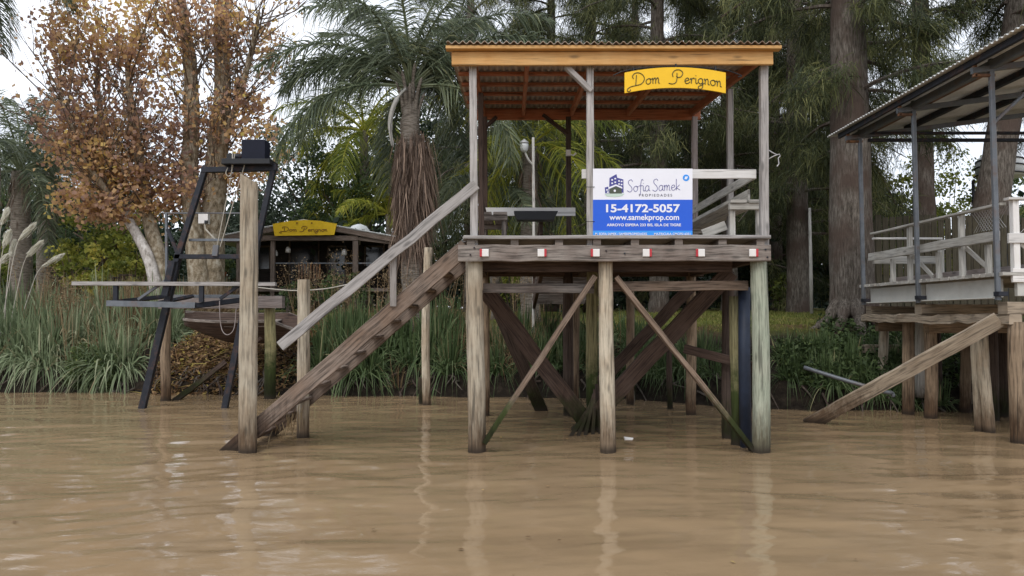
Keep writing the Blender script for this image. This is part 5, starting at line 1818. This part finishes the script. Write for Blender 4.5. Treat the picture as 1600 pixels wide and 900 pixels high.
def band(px0, px1, d0, d1, n, smin=.7, smax=1.2):
    o = []
    for _ in range(n):
        px = random.uniform(px0, px1)
        x = (px - 800) * 17 / F
        yb_ = float(np.interp(x, BX, BY))
        o.append(((x, yb_ + random.uniform(d0, d1)), random.uniform(smin, smax)))
    return o
random.seed(12)
L_ = Leafs()
tussocks(L_, band(-330, 222, .5, 3.4, 92, .75, 1.15), 95, 1.75, .044, .8, 1.25, .5)
tussocks(L_, band(-330, 215, .3, .8, 38, .6, .95), 90, 1.45, .04, .9, 1.3, .6)
tag(L_.build('tall_grass', M['grass']), 'tall grey green grass arching over the left bank', 'grass', kind='stuff')
L_ = Leafs()
tussocks(L_, band(478, 735, .35, 2.6, 42, .7, 1.1), 115, 1.4, .034, .75, 1.15, .48)
tussocks(L_, band(735, 1010, .35, 2.4, 36, .6, .95), 110, 1.25, .032, .75, 1.15, .45)
tussocks(L_, band(1000, 1240, .3, 1.6, 26, .5, .8), 120, 1.1, .024, .7, 1.1, .48)
tussocks(L_, band(1195, 1330, .2, 1.5, 26, .5, .8), 95, 1.0, .03, .8, 1.2, .5)
tag(L_.build('tall_grass', M['grassdeep']), 'deep green long grass on the bank behind the stair and under the pier', 'grass', kind='stuff')
# dry straw mixed in
L_ = Leafs()
tussocks(L_, band(470, 960, .3, 2.4, 34, .6, 1.1), 26, 1.2, .012, .7, .8, .5)
tussocks(L_, band(-60, 220, .4, 3.0, 26, .8, 1.2), 26, 1.6, .012, .6, .7, .55)
tussocks(L_, band(700, 860, .5, 2.0, 14, .7, 1.0), 60, 1.0, .012, .8, .7, .5)
tag(L_.build('dry_grass', M['dry']), 'dry straw coloured grass among the green grass of the bank', 'grass', kind='stuff')
L_ = Leafs()
tussocks(L_, band(-110, 235, 2.8, 5.4, 46, .8, 1.2), 130, 1.35, .013, .55, .5, .5)
tussocks(L_, band(430, 720, 2.6, 4.6, 22, .6, 1.0), 90, .8, .013, .55, .5, .5)
tag(L_.build('dry_grass', M['dry']), 'fluffy brown dry grass along the top of the bank', 'grass', kind='stuff')
# weeds with seed heads
L_ = Leafs()
st_ = MB()
for _ in range(64):
    px = random.choice((random.uniform(440, 700), random.uniform(440, 700), random.uniform(700, 900), random.uniform(0, 110)))
    y = random.uniform(17.6, 19.6)
    x = (px - 800) * y / F
    z = gzf(x, y)
    h = random.uniform(.9, 1.9) * (1.2 if px < 120 else 1)
    top = np.array([x + random.gauss(0, .2), y, z + h])
    m = 90
    L_.blades(np.array([[x, y, z]] * 3), (top - np.array([x, y, z]))[None, :] + rng.normal(0, .05, (3, 3)), np.full(3, h), np.full(3, .014), np.zeros(3), rng.uniform(.3, .8, 3), seg=3, taper=.5)
    br_ = top[None, :] + rng.normal(0, .05, (9, 3)) - np.array([0, 0, 1])[None, :] * rng.uniform(0, .5, 9)[:, None]
    L_.blades(br_, rng.normal(0, .6, (9, 3)) + np.array([0, 0, .7]), rng.uniform(.15, .35, 9), np.full(9, .008), np.full(9, .2), rng.random(9))
    pos = br_[rng.integers(0, 9, m)] + rng.normal(0, .1, (m, 3)) + np.array([0, 0, .1])
    L_.leaves(pos, rng.uniform(.02, .055, m), rng.uniform(.1, .8, m))
tag(L_.build('dry_weeds', M['dry']), 'tall dry weeds with brown seed heads on the bank in front of the house', 'weeds', kind='stuff')
# leaf litter and straw below the jetty
L_ = Leafs()
n = 5200
px = rng.uniform(232, 470, n)
yy = rng.uniform(16.1, 19.2, n)
xx = (px - 800) * 16.5 / F
zz = gz(xx, yy)
L_.leaves(np.stack([xx, yy, zz + .03 + rng.random(n) * .05], 1), rng.uniform(.04, .13, n), rng.random(n), 1.2)
n = 1500
px = rng.uniform(240, 470, n)
yy = rng.uniform(16.05, 18.4, n)
xx = (px - 800) * 16.5 / F
d = rng.normal(size=(n, 3)) * np.array([1, .6, .25])
L_.blades(np.stack([xx, yy, gz(xx, yy) + .05], 1), d, rng.uniform(.15, .6, n), rng.uniform(.008, .02, n), np.full(n, .15), rng.uniform(.2, 1, n))
tag(L_.build('leaf_litter', M['litter']), 'brown fallen leaves and straw on the bank below the old boat', 'leaf litter', kind='stuff')
# lawn
L_ = Leafs()
n = 26000
px = rng.uniform(940, 1420, n)
yy = 15.0 + 13 * rng.random(n) ** 1.2
xx = (px - 800) * yy / F
zz = gz(xx, yy)
k_ = zz > 1.3
xx, yy, zz = xx[k_], yy[k_], zz[k_]
n = len(xx)
L_.blades(np.stack([xx, yy, zz - .01], 1), rng.normal(0, .35, (n, 3)) + np.array([0, 0, 1]), rng.uniform(.05, .16, n), np.full(n, .016), np.full(n, .3), rng.random(n), seg=2)
px = rng.uniform(395, 720, 9000)
yy = 17.5 + 8 * rng.random(9000)
xx = (px - 800) * yy / F
L_.blades(np.stack([xx, yy, gz(xx, yy) - .01], 1), rng.normal(0, .35, (9000, 3)) + np.array([0, 0, 1]), rng.uniform(.06, .22, 9000), np.full(9000, .016), np.full(9000, .3), rng.random(9000), seg=2)
tag(L_.build('lawn_grass', M['lawn']), 'short yellow green lawn grass above the bank', 'grass', kind='stuff')
# low leafy cover below the thick trunk and along the dock bank
L_ = Leafs()
n = 9000
px = rng.uniform(1200, 1520, n)
dd = .3 + rng.random(n) * np.interp(px, [1200, 1290, 1330, 1520], [1.0, 1.2, 3.0, 3.2])
xx = (px - 800) * 15 / F
yy = np.interp(xx, BX, BY) + dd
L_.leaves(np.stack([xx, yy, gz(xx, yy) + rng.random(n) ** 2 * .35], 1), rng.uniform(.05, .13, n), np.clip(rng.normal(.3, .2, n), 0, 1), 1.0)
n = 5000
px = rng.uniform(95, 175, n)
xx = (px - 800) * 16.6 / F
yy = np.interp(xx, BX, BY) + rng.uniform(.15, .6, n)
L_.leaves(np.stack([xx, yy, gz(xx, yy) + rng.random(n) ** 1.5 * .55], 1), rng.uniform(.03, .08, n), np.clip(rng.normal(.55, .2, n), 0, 1), 1.0)
tag(L_.build('ground_cover', M['shrubgreen']), 'low green leafy plants covering the bank', 'ground cover', kind='stuff')
# roots and drift twigs at the water's edge
rt = MB()
random.seed(3)
for _ in range(150):
    px = random.choice((random.uniform(-40, 260), random.uniform(260, 420), random.uniform(480, 1000), random.uniform(1000, 1500)))
    x = (px - 800) * 16 / F
    yb_ = float(np.interp(x, BX, BY))
    y = yb_ + random.uniform(.1, .5)
    p0 = Vector((x, y, gzf(x, y) + .05))
    L0 = random.uniform(.25, .8)
    p2 = Vector((x + random.uniform(-.5, .5) * L0, y - random.uniform(.4, .8) * L0, max(-.08, p0.z - L0 * random.uniform(.3, .9))))
    rt.tube(catmull([p0, p0.lerp(p2, .5) + Vector((random.gauss(0, .06), 0, random.uniform(0, .08))), p2], 3), [.022, .02, .018, .016, .013, .01, .006], n=5)
tag(rt.build('roots', M['bark_cas']), 'tangled dark roots hanging over the muddy water edge', 'roots', kind='stuff')

# ---- pampas plumes ------------------------------------------------------------------
for i, (px, py, tx, ty, lab) in enumerate(((2, 352, 12, 328, 'pampas plume cut by the left picture edge, tallest of the plumes'),
                                          (29, 376, 54, 350, 'upright white pampas plume in front of the ringed grey palm trunk'),
                                          (5, 388, 15, 362, 'narrow cream pampas plume near the left picture edge'),
                                          (16, 402, 23, 378, 'slim cream pampas plume beside the foot of the ringed palm'),
                                          (41, 402, 65, 378, 'leaning pampas plume in front of the fibrous palm trunk'),
                                          (64, 418, 98, 398, 'rightmost pampas plume, leaning low over the grass'),
                                          (-2, 412, 12, 400, 'lowest pampas plume at the left picture edge'))):
    Yp = 17.6 + .15 * i
    a, b = np.array(A(px, py, Yp)), np.array(A(tx, ty, Yp))
    x0 = a[0] - (b[0] - a[0]) * 1.2
    o = thing('pampas_plume', lab, 'pampas grass', (x0, Yp, gzf(x0, Yp)), group='pampas plumes on the left bank')
    og = np.array([x0, Yp, gzf(x0, Yp)])
    MB().tube(catmull([tuple(og), tuple((og * .4 + a * .6) + np.array([-.02, 0, .1])), tuple(a), tuple(b)], 5), .009, n=5).build('stalk', M['rope'], o)
    Lp = Leafs()
    m = 420
    t = rng.random(m)
    base = a[None, :] + (b - a)[None, :] * t[:, None] - og
    dr = unit((b - a)[None, :])
    wdt = .11 * np.sin(np.clip(t * .9 + .08, 0, 1) * math.pi)
    base = base + rng.normal(0, 1, (m, 3)) * (wdt * .28)[:, None]
    Lp.blades(base, dr * 1.0 + rng.normal(0, .07, (m, 3)), .07 + wdt * .8, np.full(m, .016), np.zeros(m), rng.random(m))
    Lp.build('plume', M['plume'], o)

# bits drifting on the river
L_ = Leafs()
n = 90
xx = rng.uniform(-6, 6, n)
yy = 3.2 + 9 * rng.random(n) ** 1.3
L_.leaves(np.stack([xx, yy, np.full(n, .012)], 1), rng.uniform(.015, .05, n), rng.random(n), 9.0)
tag(L_.build('drifting_leaves', M['litter']), 'small leaves and scraps drifting on the river', 'leaves', kind='stuff')
